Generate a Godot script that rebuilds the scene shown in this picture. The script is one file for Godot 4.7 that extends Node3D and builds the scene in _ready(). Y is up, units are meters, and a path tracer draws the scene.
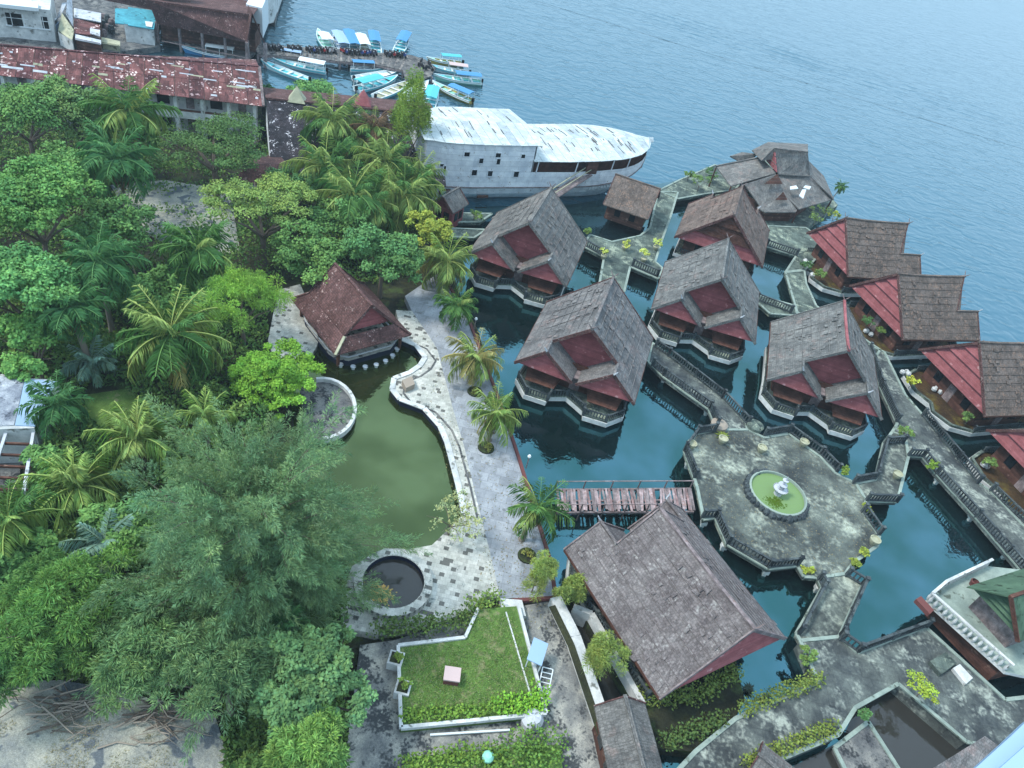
extends Node3D
# Waterside resort of gabled cottages seen from a high window.

const FOCAL := 727.0
var eye := Vector3(0, 46, 0)
var c_right: Vector3
var c_up: Vector3
var c_fwd: Vector3
var rng := RandomNumberGenerator.new()
var names := {}
var M := {}
var NZ := {}

# ------------------------------------------------------------------ mesh builder
class MB:
	var v := PackedVector3Array()
	var n := PackedVector3Array()
	var t := PackedVector2Array()
	var c := PackedColorArray()
	var cur := Color(1, 1, 1)
	func tri(a: Vector3, b: Vector3, d: Vector3) -> void:
		var nn := (d - a).cross(b - a)
		if nn.length_squared() < 1e-14: return
		nn = nn.normalized()
		var u := Vector3(1, 0, 0)
		var w := Vector3(0, 0, 1)
		if absf(nn.y) < 0.992:
			u = Vector3.UP.cross(nn).normalized()
			w = nn.cross(u)
		v.append(a); v.append(b); v.append(d)
		n.append(nn); n.append(nn); n.append(nn)
		t.append(Vector2(u.dot(a), w.dot(a))); t.append(Vector2(u.dot(b), w.dot(b))); t.append(Vector2(u.dot(d), w.dot(d)))
		c.append(cur); c.append(cur); c.append(cur)
	func quad(a: Vector3, b: Vector3, d: Vector3, e: Vector3) -> void:
		tri(a, b, d); tri(a, d, e)
	func fan(p: Array) -> void:
		for i in range(1, p.size() - 1): tri(p[0], p[i], p[i + 1])
	# flat polygon (any plane close to horizontal)
	func flat(p: Array) -> void:
		var q := PackedVector2Array()
		for a in p: q.append(Vector2(a.x, a.z))
		var ix := Geometry2D.triangulate_polygon(q)
		for i in range(0, ix.size(), 3):
			var a: Vector3 = p[ix[i]]; var b: Vector3 = p[ix[i + 1]]; var d: Vector3 = p[ix[i + 2]]
			if (d - a).cross(b - a).y < 0: tri(a, d, b)
			else: tri(a, b, d)
	# polygon with vertical sides down to y = bottom
	func block(p: Array, bottom: float, top := true) -> void:
		if top: flat(p)
		for i in p.size():
			var a: Vector3 = p[i]; var b: Vector3 = p[(i + 1) % p.size()]
			quad(a, b, Vector3(b.x, bottom, b.z), Vector3(a.x, bottom, a.z))
	# planar polygon given thickness by an offset
	func slab(p: Array, off: Vector3) -> void:
		fan(p)
		var q := []
		for a in p: q.append(a + off)
		var r := q.duplicate(); r.reverse(); fan(r)
		for i in p.size():
			var j := (i + 1) % p.size()
			quad(p[i], q[i], q[j], p[j])
	func box(o: Vector3, s: Vector3, b := Basis()) -> void:
		var h := s * 0.5
		var k := []
		for i in 8: k.append(o + b * Vector3(h.x * (1 if i & 1 else -1), h.y * (1 if i & 2 else -1), h.z * (1 if i & 4 else -1)))
		quad(k[2], k[6], k[7], k[3]); quad(k[0], k[1], k[5], k[4])
		quad(k[0], k[4], k[6], k[2]); quad(k[1], k[3], k[7], k[5])
		quad(k[0], k[2], k[3], k[1]); quad(k[4], k[5], k[7], k[6])
	func beam(a: Vector3, b: Vector3, w: float, h: float) -> void:
		var d := b - a
		var l := d.length()
		if l < 0.001: return
		d /= l
		var up := Vector3.UP if absf(d.y) < 0.98 else Vector3.RIGHT
		var x := up.cross(d).normalized()
		box((a + b) * 0.5, Vector3(w, h, l), Basis(x, d.cross(x), d))
	func tube(p: Array, r: Array, sides := 6) -> void:
		var prev := []
		for i in p.size():
			var d: Vector3 = (p[mini(i + 1, p.size() - 1)] - p[maxi(i - 1, 0)]).normalized()
			var up := Vector3.RIGHT if absf(d.y) > 0.7 else Vector3.UP
			var x := up.cross(d).normalized()
			var y := d.cross(x)
			var ring := []
			for k in sides:
				var a := TAU * k / sides
				ring.append(p[i] + (x * cos(a) + y * sin(a)) * r[i])
			if i > 0:
				for k in sides: quad(prev[k], prev[(k + 1) % sides], ring[(k + 1) % sides], ring[k])
			prev = ring
		fan(prev)
	func lathe(o: Vector3, prof: Array, sides := 20) -> void:
		for i in prof.size() - 1:
			for k in sides:
				var a := TAU * k / sides; var b := TAU * (k + 1) / sides
				var p: Vector2 = prof[i]; var q: Vector2 = prof[i + 1]
				quad(o + Vector3(cos(a) * p.x, p.y, sin(a) * p.x), o + Vector3(cos(a) * q.x, q.y, sin(a) * q.x),
					o + Vector3(cos(b) * q.x, q.y, sin(b) * q.x), o + Vector3(cos(b) * p.x, p.y, sin(b) * p.x))
	# one leaf: a folded rhombus from a, along d (length l), half width w, face normal near nn
	func leaf(a: Vector3, d: Vector3, nn: Vector3, l: float, w: float, droop := 0.0) -> void:
		var s := d.cross(nn).normalized() * w
		var m := a + d * (l * 0.5)
		var e := a + d * l - Vector3(0, droop * l, 0)
		var f := nn * (w * 0.25)
		var n1 := (e - a).cross(m + s - f - a)
		var n2 := (m - s - f - a).cross(e - a)
		if n1.length_squared() < 1e-12 or n2.length_squared() < 1e-12: return
		n1 = n1.normalized(); n2 = n2.normalized()
		v.append(a); v.append(m + s - f); v.append(e)
		v.append(a); v.append(e); v.append(m - s - f)
		for i in 3: n.append(n1)
		for i in 3: n.append(n2)
		for i in 6:
			t.append(Vector2.ZERO); c.append(cur)
	func mesh(off := Vector3.ZERO) -> ArrayMesh:
		if off != Vector3.ZERO:
			for i in v.size(): v[i] -= off
		var arr := []
		arr.resize(Mesh.ARRAY_MAX)
		arr[Mesh.ARRAY_VERTEX] = v
		arr[Mesh.ARRAY_NORMAL] = n
		arr[Mesh.ARRAY_TEX_UV] = t
		arr[Mesh.ARRAY_COLOR] = c
		var m := ArrayMesh.new()
		m.add_surface_from_arrays(Mesh.PRIMITIVE_TRIANGLES, arr)
		return m

# ------------------------------------------------------------------ scene helpers
func P(x: float, y: float, h := 0.0) -> Vector3:
	var d := c_fwd + c_right * ((x - 512.0) / FOCAL) - c_up * ((y - 384.0) / FOCAL)
	return eye + d * ((h - eye.y) / d.y)
func PP(list: Array, h: float) -> Array:
	var r := []
	for a in list: r.append(P(a[0], a[1], h))
	return r
func mpp(p: Vector3) -> float:          # metres that one pixel spans at a point
	return (p - eye).dot(c_fwd) / FOCAL
func numbered(nm: String) -> String:
	var k: int = names.get(nm, 0)
	names[nm] = k + 1
	return nm if k == 0 else "%s_%03d" % [nm, k]
func tag(o: Node, label: String, cat: String, group := "", kind := "") -> Node:
	o.set_meta("label", label)
	if cat != "": o.set_meta("category", cat)
	if group != "": o.set_meta("group", group)
	if kind != "": o.set_meta("kind", kind)
	return o
func thing(nm: String, label: String, cat: String, at := Vector3.ZERO, turn := 0.0, group := "") -> Node3D:
	var o := Node3D.new()
	o.name = numbered(nm)
	add_child(o)
	o.position = at
	o.rotation.y = turn
	tag(o, label, cat, group)
	return o
func inst(mesh: Mesh, nm: String, mat: Material, parent: Node, xf := Transform3D()) -> MeshInstance3D:
	var m := MeshInstance3D.new()
	m.mesh = mesh
	m.name = nm
	m.material_override = mat
	m.transform = xf
	parent.add_child(m, true)
	return m
# commit a builder whose vertices are local to its thing
func put(b: MB, nm: String, mat: Material, parent: Node) -> MeshInstance3D:
	return inst(b.mesh(), nm, mat, parent)
# commit a builder whose vertices are in world space, under an unrotated thing
func putw(b: MB, nm: String, mat: Material, parent: Node) -> MeshInstance3D:
	var r := parent
	while r.get_parent() != self and r != self: r = r.get_parent()
	return inst(b.mesh(Vector3.ZERO if r == self else (r as Node3D).position), nm, mat, parent)
func solo(b: MB, nm: String, mat: Material, label: String, cat: String, group := "") -> MeshInstance3D:
	var base: Vector3 = b.v[0]
	for q in b.v:
		if q.y < base.y: base = q
	var m := inst(b.mesh(base), numbered(nm), mat, self)
	m.position = base
	tag(m, label, cat, group)
	return m
func structure(b: MB, nm: String, mat: Material) -> MeshInstance3D:
	var m := inst(b.mesh(), numbered(nm), mat, self)
	m.set_meta("kind", "structure")
	return m
func rf(a: float, b: float) -> float: return rng.randf_range(a, b)
func lin(r: float, g: float, b: float) -> Color: return Color(r, g, b).linear_to_srgb()

# ------------------------------------------------------------------ textures and materials
func noise_bytes(sd: int, freq: float, oct: int, size := 512) -> PackedByteArray:
	var f := FastNoiseLite.new()
	f.seed = sd
	f.noise_type = FastNoiseLite.TYPE_SIMPLEX_SMOOTH
	f.frequency = freq
	f.fractal_octaves = oct
	return f.get_seamless_image(size, size).get_data()
# Weathered-surface texture: two tones mixed by noise, patches of a third, per-piece tone, grain.
# o: {s: seed, a, b: tones, p: patch colour, pt: patch threshold, pw: width, pc: coarse patch, row, col: piece size in px,
#     joint: darkness of joints, var: per-piece tone, grain, st: vertical streak amount}
func tx(o: Dictionary) -> Array:
	var S := 512
	var img := Image.create(S, S, true, Image.FORMAT_RGB8)
	var data := PackedByteArray(); data.resize(S * S * 3)
	var hg := PackedByteArray(); hg.resize(S * S)
	var r := RandomNumberGenerator.new(); r.seed = int(o.s)
	var n1: PackedByteArray = NZ.coarse; var n2: PackedByteArray = NZ.mid; var n3: PackedByteArray = NZ.fine
	var ox := r.randi() % S; var oy := r.randi() % S
	var a: Color = o.a; var b: Color = o.b
	var pc: Color = o.get("p", a); var pt: float = o.get("pt", 2.0); var pw: float = o.get("pw", 0.08)
	var row: int = o.get("row", 0); var col: int = o.get("col", 0)
	var joint: float = o.get("joint", 0.25); var vr: float = o.get("vary", 0.1)
	var grain: float = o.get("grain", 0.08); var st: float = o.get("st", 0.0); var pf: bool = o.get("pfine", false)
	var dk: float = o.get("dark", -2.0)
	var pieces := PackedFloat32Array()
	for i in 4096: pieces.append(r.randf_range(-1, 1))
	var ramp := PackedFloat32Array()
	for i in 512: ramp.append(r.randf_range(-1, 1))
	for y in S:
		var ry := 0; var jy := 0
		if row > 0:
			ry = y / row; jy = y % row
		for x in S:
			var i := ((y + oy) % S) * S + (x + ox) % S
			var f := (n1[i] * 0.45 + n2[i] * 0.35 + n3[i] * 0.2) / 255.0
			f = clampf((f - 0.5) * 2.2 + 0.5, 0, 1)
			var k := a.lerp(b, f)
			var q: float = n2[((y + oy * 3) % S) * S + (x + ox * 5) % S] / 255.0 * 0.6 + n1[((y + oy * 7) % S) * S + (x + 99) % S] / 255.0 * 0.4
			if o.has("pmix"): q = n2[((y + oy * 3) % S) * S + (x + ox * 5) % S] / 255.0 * 0.35 + n1[((y + oy * 7) % S) * S + (x + 99) % S] / 255.0 * 0.35 + n3[((y + oy * 2) % S) * S + (x + ox) % S] / 255.0 * 0.3
			elif pf: q = n3[((y + oy * 3) % S) * S + (x + ox * 5) % S] / 255.0 * 0.5 + n2[((y + oy * 7) % S) * S + (x + 99) % S] / 255.0 * 0.5
			if q > pt: k = k.lerp(pc, minf((q - pt) / pw, 1.0))
			var m := 1.0 + r.randf_range(-grain, grain)
			var hh := 0.5 + n3[i] / 510.0
			if row > 0:
				var sh := (x + (ry % 2) * col / 2) if col > 0 else 0
				var pv := pieces[((ry * 73856093) ^ ((sh / col if col > 0 else 0) * 19349663) ^ (ry * ry * 83492791)) & 4095]
				m += pv * vr
				if pv < dk: m *= 0.62
				hh *= 0.55 + 0.45 * jy / row
				if jy == 0 or (col > 0 and sh % col == 0):
					m *= 1.0 - joint; hh *= 0.3
			if st > 0.0: m += st * ramp[(x + n2[i] / 40) & 511]
			var j := (y * S + x) * 3
			data[j] = clampi(int(k.r * m * 255), 0, 255); data[j + 1] = clampi(int(k.g * m * 255), 0, 255); data[j + 2] = clampi(int(k.b * m * 255), 0, 255)
			hg[y * S + x] = clampi(int(hh * 255), 0, 255)
	img = Image.create_from_data(S, S, false, Image.FORMAT_RGB8, data)
	var him := Image.create_from_data(S, S, false, Image.FORMAT_L8, hg)
	him.convert(Image.FORMAT_RGBA8)
	him.bump_map_to_normal_map(o.get("bump", 3.0))
	return [ImageTexture.create_from_image(img), ImageTexture.create_from_image(him)]
func tmat(nm: String, o: Dictionary) -> StandardMaterial3D:
	var m := StandardMaterial3D.new()
	var q := tx(o)
	m.albedo_texture = q[0]
	if o.get("bump", 3.0) > 0.0:
		m.normal_enabled = true
		m.normal_texture = q[1]
		m.normal_scale = o.get("ns", 0.8)
	m.roughness = o.get("rough", 0.9)
	m.metallic_specular = o.get("spec", 0.35)
	var sc: float = 1.0 / float(o.m)
	m.uv1_scale = Vector3(sc, sc, sc)
	if o.has("tint"): m.albedo_color = o.tint
	M[nm] = m
	return m
func variant(nm: String, src: String, tint: Color) -> void:
	var m: StandardMaterial3D = M[src].duplicate()
	m.albedo_color = tint
	m.uv1_offset = Vector3(rf(0, 1), rf(0, 1), 0)
	M[nm] = m
func cmat(nm: String, col: Color, rough := 0.8, spec := 0.4) -> StandardMaterial3D:
	var m := StandardMaterial3D.new()
	m.albedo_color = col
	m.roughness = rough
	m.metallic_specular = spec
	M[nm] = m
	return m
func make_materials() -> void:
	NZ.coarse = noise_bytes(11, 0.006, 4)
	NZ.mid = noise_bytes(12, 0.02, 4)
	NZ.fine = noise_bytes(13, 0.09, 3)
	# roofs
	tmat("shingle_grey", {s = 1, m = 14.0, a = Color(0.335, 0.335, 0.33), b = Color(0.49, 0.485, 0.47), p = Color(0.49, 0.44, 0.42), pt = 0.58, pw = 0.25, row = 8, col = 7, joint = 0.13, vary = 0.1, grain = 0.12, st = 0.1, ns = 0.5})
	tmat("shingle_brown", {s = 2, m = 14.0, a = Color(0.32, 0.29, 0.27), b = Color(0.44, 0.4, 0.375), p = Color(0.49, 0.41, 0.36), pt = 0.55, pw = 0.16, pfine = true, row = 8, col = 7, joint = 0.14, vary = 0.12, grain = 0.12, ns = 0.5, st = 0.08})
	tmat("shingle_hall", {s = 3, m = 14.0, a = Color(0.36, 0.335, 0.335), b = Color(0.47, 0.45, 0.445), p = Color(0.55, 0.54, 0.53), pt = 0.6, pw = 0.18, pfine = true, row = 8, col = 7, joint = 0.13, vary = 0.12, grain = 0.16, ns = 0.5})
	tmat("clay_roof", {s = 4, m = 12.0, a = Color(0.3, 0.21, 0.2), b = Color(0.42, 0.31, 0.3), p = Color(0.6, 0.52, 0.5), pt = 0.68, pw = 0.05, pfine = true, row = 9, col = 6, joint = 0.25, vary = 0.15, grain = 0.1})
	tmat("rust_tin", {s = 5, m = 22.0, a = Color(0.31, 0.2, 0.2), b = Color(0.45, 0.3, 0.29), p = Color(0.78, 0.7, 0.68), pt = 0.66, pw = 0.03, pfine = true, row = 26, col = 22, joint = 0.18, vary = 0.18, grain = 0.1, st = 0.1})
	tmat("black_tile", {s = 6, m = 16.0, a = Color(0.13, 0.13, 0.15), b = Color(0.26, 0.24, 0.26), p = Color(0.72, 0.72, 0.74), pt = 0.67, pw = 0.03, pfine = true, row = 10, col = 8, joint = 0.3, vary = 0.2, grain = 0.12})
	# paving and ground
	tmat("plaza", {s = 7, m = 26.0, a = Color(0.2, 0.22, 0.22), b = Color(0.4, 0.43, 0.4), p = Color(0.62, 0.65, 0.59), pt = 0.5, pw = 0.24, pmix = 1, grain = 0.12, ns = 0.4})
	tmat("causeway", {s = 8, m = 18.0, a = Color(0.2, 0.22, 0.23), b = Color(0.4, 0.43, 0.41), p = Color(0.58, 0.61, 0.57), pt = 0.51, pw = 0.2, pmix = 1, row = 42, col = 42, joint = 0.14, vary = 0.06, grain = 0.1, ns = 0.4})
	tmat("mossy", {s = 9, m = 14.0, a = Color(0.22, 0.26, 0.25), b = Color(0.42, 0.47, 0.43), p = Color(0.56, 0.6, 0.53), pt = 0.55, pw = 0.15, pmix = 1, row = 38, col = 38, joint = 0.18, vary = 0.08, grain = 0.1, ns = 0.5})
	tmat("pathway", {s = 10, m = 16.0, a = Color(0.5, 0.52, 0.54), b = Color(0.62, 0.64, 0.66), p = Color(0.45, 0.47, 0.48), pt = 0.66, pw = 0.1, row = 30, col = 30, joint = 0.14, vary = 0.06, grain = 0.06, ns = 0.3})
	tmat("flagstone", {s = 11, m = 9.0, a = Color(0.62, 0.63, 0.6), b = Color(0.74, 0.74, 0.71), p = Color(0.45, 0.48, 0.47), pt = 0.62, pw = 0.12, pmix = 1, row = 19, col = 21, joint = 0.12, vary = 0.09, dark = -0.82, grain = 0.08, ns = 0.5})
	tmat("soil", {s = 12, m = 20.0, a = Color(0.12, 0.13, 0.1), b = Color(0.22, 0.23, 0.15), p = Color(0.24, 0.3, 0.15), pt = 0.55, pw = 0.2, grain = 0.18})
	tmat("dry_yard", {s = 13, m = 16.0, a = Color(0.48, 0.5, 0.49), b = Color(0.66, 0.66, 0.6), p = Color(0.36, 0.39, 0.41), pt = 0.6, pw = 0.05, grain = 0.14})
	tmat("lawn", {s = 14, m = 9.0, a = Color(0.27, 0.37, 0.17), b = Color(0.38, 0.49, 0.24), p = Color(0.46, 0.48, 0.33), pt = 0.58, pw = 0.15, grain = 0.2})
	tmat("old_concrete", {s = 15, m = 12.0, a = Color(0.29, 0.3, 0.31), b = Color(0.5, 0.5, 0.48), p = Color(0.19, 0.2, 0.21), pt = 0.52, pw = 0.12, pmix = 1, grain = 0.14, ns = 0.5})
	# walls
	tmat("ship_white", {s = 16, m = 12.0, a = Color(0.7, 0.73, 0.76), b = Color(0.83, 0.85, 0.86), p = Color(0.52, 0.49, 0.47), pt = 0.7, pw = 0.08, pfine = true, row = 32, col = 170, joint = 0.24, vary = 0.04, grain = 0.03, ns = 0.3})
	tmat("red_board", {s = 17, m = 9.0, a = Color(0.46, 0.26, 0.27), b = Color(0.56, 0.33, 0.34), p = Color(0.66, 0.46, 0.46), pt = 0.7, pw = 0.08, row = 12, col = 0, joint = 0.12, vary = 0.06, grain = 0.06, ns = 0.4})
	tmat("brown_board", {s = 18, m = 8.0, a = Color(0.26, 0.17, 0.14), b = Color(0.38, 0.26, 0.22), p = Color(0.46, 0.36, 0.31), pt = 0.68, pw = 0.1, row = 16, col = 0, joint = 0.25, vary = 0.12, grain = 0.08})
	tmat("whitewash", {s = 19, m = 10.0, a = Color(0.66, 0.68, 0.68), b = Color(0.82, 0.83, 0.82), p = Color(0.45, 0.46, 0.44), pt = 0.66, pw = 0.1, grain = 0.05, ns = 0.3})
	tmat("old_wood", {s = 20, m = 5.0, a = Color(0.36, 0.33, 0.33), b = Color(0.58, 0.53, 0.53), p = Color(0.48, 0.41, 0.39), pt = 0.62, pw = 0.1, st = 0.12, grain = 0.1})
	variant("shingle_mid", "shingle_grey", Color(1.0, 1.0, 1.02)); variant("shingle_warm", "shingle_grey", Color(1.0, 0.9, 0.86)); variant("shingle_pale", "shingle_grey", Color(1.0, 1.02, 1.03))
	variant("rail_dark", "old_concrete", Color(0.72, 0.79, 0.82)); variant("kerb_pale", "whitewash", Color(0.72, 0.78, 0.74))
	tmat("red_bright", {s = 27, m = 9.0, a = Color(0.52, 0.3, 0.31), b = Color(0.61, 0.38, 0.39), p = Color(0.7, 0.54, 0.54), pt = 0.7, pw = 0.08, row = 12, col = 0, joint = 0.1, vary = 0.05, grain = 0.06, ns = 0.4}); variant("jetty", "old_concrete", Color(1, 0.98, 0.97))
	variant("tin_pale", "whitewash", Color(0.95, 0.96, 1.0)); variant("tin_blue", "whitewash", Color(0.4, 0.78, 0.86)); variant("clay_garden", "soil", Color(1.4, 1.05, 0.9))
	variant("green_roof", "whitewash", Color(0.4, 0.52, 0.42)); variant("navy", "whitewash", Color(0.12, 0.16, 0.28)); variant("grey_roof", "old_concrete", Color(1.4, 1.45, 1.55)); variant("pot", "whitewash", Color(0.85, 0.84, 0.72))
	cmat("dark", Color(0.07, 0.06, 0.06), 0.9); cmat("glass", Color(0.08, 0.1, 0.12), 0.15); cmat("trunk", Color(0.4, 0.36, 0.32), 0.95)
	cmat("palm_trunk", Color(0.5, 0.47, 0.43), 0.95); cmat("dead_wood", Color(0.58, 0.54, 0.49), 0.95); cmat("red_kerb", Color(0.4, 0.24, 0.23), 0.85)
	cmat("metal_white", Color(0.82, 0.85, 0.86), 0.5); cmat("blue_tarp", Color(0.27, 0.52, 0.7), 0.6); cmat("turq", Color(0.3, 0.68, 0.72), 0.6); cmat("boat_white", Color(0.84, 0.87, 0.87), 0.45)
	cmat("boat_yellow", Color(0.72, 0.62, 0.3), 0.5); cmat("boat_mint", Color(0.55, 0.8, 0.72), 0.5); cmat("pink_tarp", Color(0.74, 0.66, 0.65), 0.6); cmat("pale_blue", Color(0.56, 0.67, 0.78), 0.6)
	cmat("leafy", Color(1, 1, 1), 0.75, 0.25); M.leafy.vertex_color_use_as_albedo = true
	M.leafy.backlight_enabled = true; M.leafy.backlight = Color(0.22, 0.26, 0.1)
	cmat("vpaint", Color(1, 1, 1), 0.55, 0.4); M.vpaint.vertex_color_use_as_albedo = true
	# water
	make_water()
# murky water: soft patches of suspended algae and silt
func murk(a: Color, b: Color, sd: int) -> ImageTexture:
	var nb := noise_bytes(sd, 0.012, 4, 256)
	var im := Image.create(256, 256, false, Image.FORMAT_RGB8)
	for y in 256:
		for x in 256: im.set_pixel(x, y, a.lerp(b, clampf((nb[y * 256 + x] / 255.0 - 0.5) * 1.8 + 0.5, 0, 1)))
	return ImageTexture.create_from_image(im)
func make_water() -> void:
	var S := 1024
	var f := FastNoiseLite.new(); f.seed = 5; f.frequency = 0.012; f.fractal_octaves = 3
	var g := FastNoiseLite.new(); g.seed = 6; g.frequency = 0.05; g.fractal_octaves = 3
	var wa := f.get_seamless_image(S, S).get_data()
	var wb := g.get_seamless_image(S, S).get_data()
	var hg := PackedByteArray(); hg.resize(S * S)
	var hc := PackedByteArray(); hc.resize(S * S)
	for y in S:
		for x in S:
			var i := y * S + x
			var w := wa[i] / 255.0
			var w2 := wa[((y + 300) % S) * S + (x + 511) % S] / 255.0
			var ph := TAU * float(y) / S; var px := TAU * float(x) / S
			var h := 0.5 + 0.13 * sin(ph * 17 + px * 2 + w * 9.0) + 0.1 * sin(ph * 26 - px * 3 + w2 * 12.0) + 0.09 * sin(ph * 41 + px * 7 + w * 17.0) * w2 * 2.0
			h += (wb[i] / 255.0 - 0.5) * 0.13
			hg[i] = clampi(int(h * 255), 0, 255)
			hc[i] = clampi(int((0.5 + (wb[i] / 255.0 - 0.5) * 0.6 + (w - 0.5) * 0.6) * 255), 0, 255)
	for k in [["sea", hg, 90.0, 0.6], ["lagoon", hc, 30.0, 0.1]]:
		var im := Image.create_from_data(S, S, false, Image.FORMAT_L8, k[1])
		im.convert(Image.FORMAT_RGBA8)
		im.bump_map_to_normal_map(4.0)
		var m := cmat(k[0], Color(0.1, 0.1, 0.1), 0.06, 0.5)
		m.normal_enabled = true
		m.normal_texture = ImageTexture.create_from_image(im)
		m.normal_scale = k[3]
		m.uv1_scale = Vector3.ONE / k[2]
	M.sea.albedo_color = lin(0.065, 0.185, 0.245); M.sea.roughness = 0.16; M.sea.metallic = 0.8
	M.lagoon.albedo_texture = murk(Color(0.21, 0.385, 0.39), Color(0.3, 0.465, 0.51), 51); M.lagoon.albedo_color = Color.WHITE; M.lagoon.metallic = 0.93; M.lagoon.roughness = 0.04
	var p: StandardMaterial3D = M.lagoon.duplicate(); p.albedo_texture = murk(Color(0.28, 0.34, 0.19), Color(0.38, 0.44, 0.28), 52); p.metallic = 0.85; M["pool_water"] = p; p.metallic_specular = 0.8
	var q: StandardMaterial3D = M.lagoon.duplicate(); q.albedo_texture = null; q.metallic = 0.0; q.albedo_color = lin(0.03, 0.03, 0.027); M["basin_water"] = q; q.metallic_specular = 0.5
	var r: StandardMaterial3D = M.lagoon.duplicate(); r.albedo_texture = null; r.metallic = 0.0; r.albedo_color = lin(0.15, 0.24, 0.09); M["algae_water"] = r; r.metallic_specular = 0.3; r.roughness = 0.3

# ------------------------------------------------------------------ cottages
# local frame: x across, +z the end with twin porch gables, -z the plain gable end, y = 0 the water
func cottage(label: String, pos: Vector3, turn: float, o: Dictionary, group: String) -> Node3D:
	var w: float = o.w; var he: float = o.he; var hr: float = o.hr
	var zp: float = o.zp; var zr: float = o.zr; var za: float = o.za; var zt: float = o.zt
	var t := thing(o.get("nm", "stilt_cottage"), label, "cottage", pos, turn, group)
	var roofm: Material = M[o.roof]
	var kk := 0.55
	var xa := w * kk; var ya := hr - (hr - he) * kk; var yv := he - 0.1
	var fl: float = o.get("fl", 0.9)
	for s in [-1.0, 1.0]:
		var b := MB.new()
		# slightly sagging ridge and eaves: the slope is laid in strips
		var NS := 6
		var rs := RandomNumberGenerator.new(); rs.seed = int(pos.x * 17 + pos.z * 5 + s * 3)
		var wob := []
		for i in NS + 1: wob.append([rs.randf_range(-0.05, 0.02) - 0.12 * sin(PI * i / NS), rs.randf_range(-0.06, 0.04)])
		for i in NS:
			var z0 := lerpf(zp, za, float(i) / NS); var z1 := lerpf(zp, za, float(i + 1) / NS)
			var zz1 := zr if i == NS - 1 else z1
			var top := [Vector3(s * w, he + wob[i][1], z0), Vector3(0, hr + wob[i][0], z0), Vector3(0, hr + wob[i + 1][0], zz1), Vector3(s * xa, ya, z1), Vector3(s * w, he + wob[i + 1][1], z1)]
			b.fan(top)
			b.quad(top[0], top[0] - Vector3(0, 0.2, 0), top[4] - Vector3(0, 0.2, 0), top[4])
			b.quad(top[0] - Vector3(0, 0.2, 0), top[1] - Vector3(0, 0.2, 0), top[2] - Vector3(0, 0.2, 0), top[4] - Vector3(0, 0.2, 0))
		b.slab([Vector3(s * xa, ya, za), Vector3(s * xa, ya, zt), Vector3(s * w, he + wob[NS][1], zt), Vector3(s * w, he + wob[NS][1], za)], Vector3(0, -0.2, 0))
		var sl := put(b, "roof_slope", roofm, t)
		# lifted and slipped shingles
		b = MB.new()
		var nsl := Vector3(s * (hr - he), w, 0).normalized(); var dsl := Vector3(s * w, he - hr, 0).normalized()
		for i in 34:
			var f := rs.randf_range(0.04, 0.97)
			var q := Vector3(0, hr, 0).lerp(Vector3(s * w, he, 0), f) + Vector3(0, 0, rs.randf_range(zp + 0.3, (za if f < 0.55 else zt) - 0.4)) + nsl * 0.02
			var zz := Vector3(0, 0, 1).rotated(nsl, rs.randf_range(-0.25, 0.25)); var hx := dsl.rotated(nsl, rs.randf_range(-0.2, 0.2))
			var l := rs.randf_range(0.25, 0.5); var k := rs.randf_range(0.1, 0.3)
			b.slab([q - zz * k, q + zz * k, q + zz * k + hx * l + nsl * 0.06, q - zz * k + hx * l + nsl * 0.06], nsl * -0.02)
		put(b, "lifted_shingles", roofm, sl).set_meta("kind", "stuff")
		# shingle courses standing proud, one batten line each
		b = MB.new()
		var m := Vector3(s * (w - 0.0), he, 0); var r := Vector3(0, hr, 0)
		var nn := Vector3(s * (hr - he), w, 0).normalized()
		for i in range(1, 9):
			var q := m.lerp(r, i / 9.0) + nn * 0.012
			b.beam(Vector3(q.x, q.y, zp + 0.02), Vector3(q.x, q.y, (zr if i > 4 else zt) - 0.05 + (0.0 if i > 4 else 0.0)), 0.05, 0.035)
		put(b, "shingle_course", roofm, sl)
		# porch roof slope towards the valley
		b = MB.new()
		var zw := za - 1.0
		b.slab([Vector3(s * xa, ya, zt), Vector3(s * 0.3, yv, zt), Vector3(s * 0.2, yv, zw), Vector3(s * xa, ya, zw)], Vector3(0, -0.14, 0))
		put(b, "porch_roof_slope", roofm, t)
		b = MB.new()
		b.slab([Vector3(s * xa, ya - 0.28, zt - 0.45), Vector3(s * (w - 0.35), he - 0.02, zt - 0.12), Vector3(s * 0.45, yv - 0.12, zt - 0.12)], Vector3(0, 0, -0.1))
		put(b, "porch_gable_panel", M.red_bright, t)
		# verge boards
		for e in [[Vector3(0, hr, zr), Vector3(s * xa, ya, za)], [Vector3(s * xa, ya, zt), Vector3(s * w, he, zt)], [Vector3(s * xa, ya, zt), Vector3(s * 0.2, yv, zt)], [Vector3(0, hr, zp), Vector3(s * w, he, zp)]]:
			b = MB.new()
			b.beam(e[0] + Vector3(0, -0.08, 0), e[1] + Vector3(0, -0.08, 0), 0.1, 0.3)
			put(b, "verge_board", M[o.vm] if o.has("vm") else (M.clay_roof if o.has("verge") else roofm), t)
		b = MB.new()
		b.beam(Vector3(s * xa, ya + 0.06, za - 0.05), Vector3(s * xa, ya + 0.06, zt + 0.15), 0.2, 0.16)
		put(b, "porch_ridge_cap", roofm, t)
		b = MB.new()
		b.tube([Vector3(s * xa, ya + 0.1, zt + 0.1), Vector3(s * (xa + 0.25), ya + 0.55, zt + 0.2)], [0.09, 0.04], 5)
		put(b, "finial", M.tin_pale, t)
		b = MB.new()
		b.beam(Vector3(s * w, he - 0.13, zp), Vector3(s * w, he - 0.13, zt), 0.08, 0.22)
		put(b, "eaves_board", M.brown_board, t)
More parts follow.
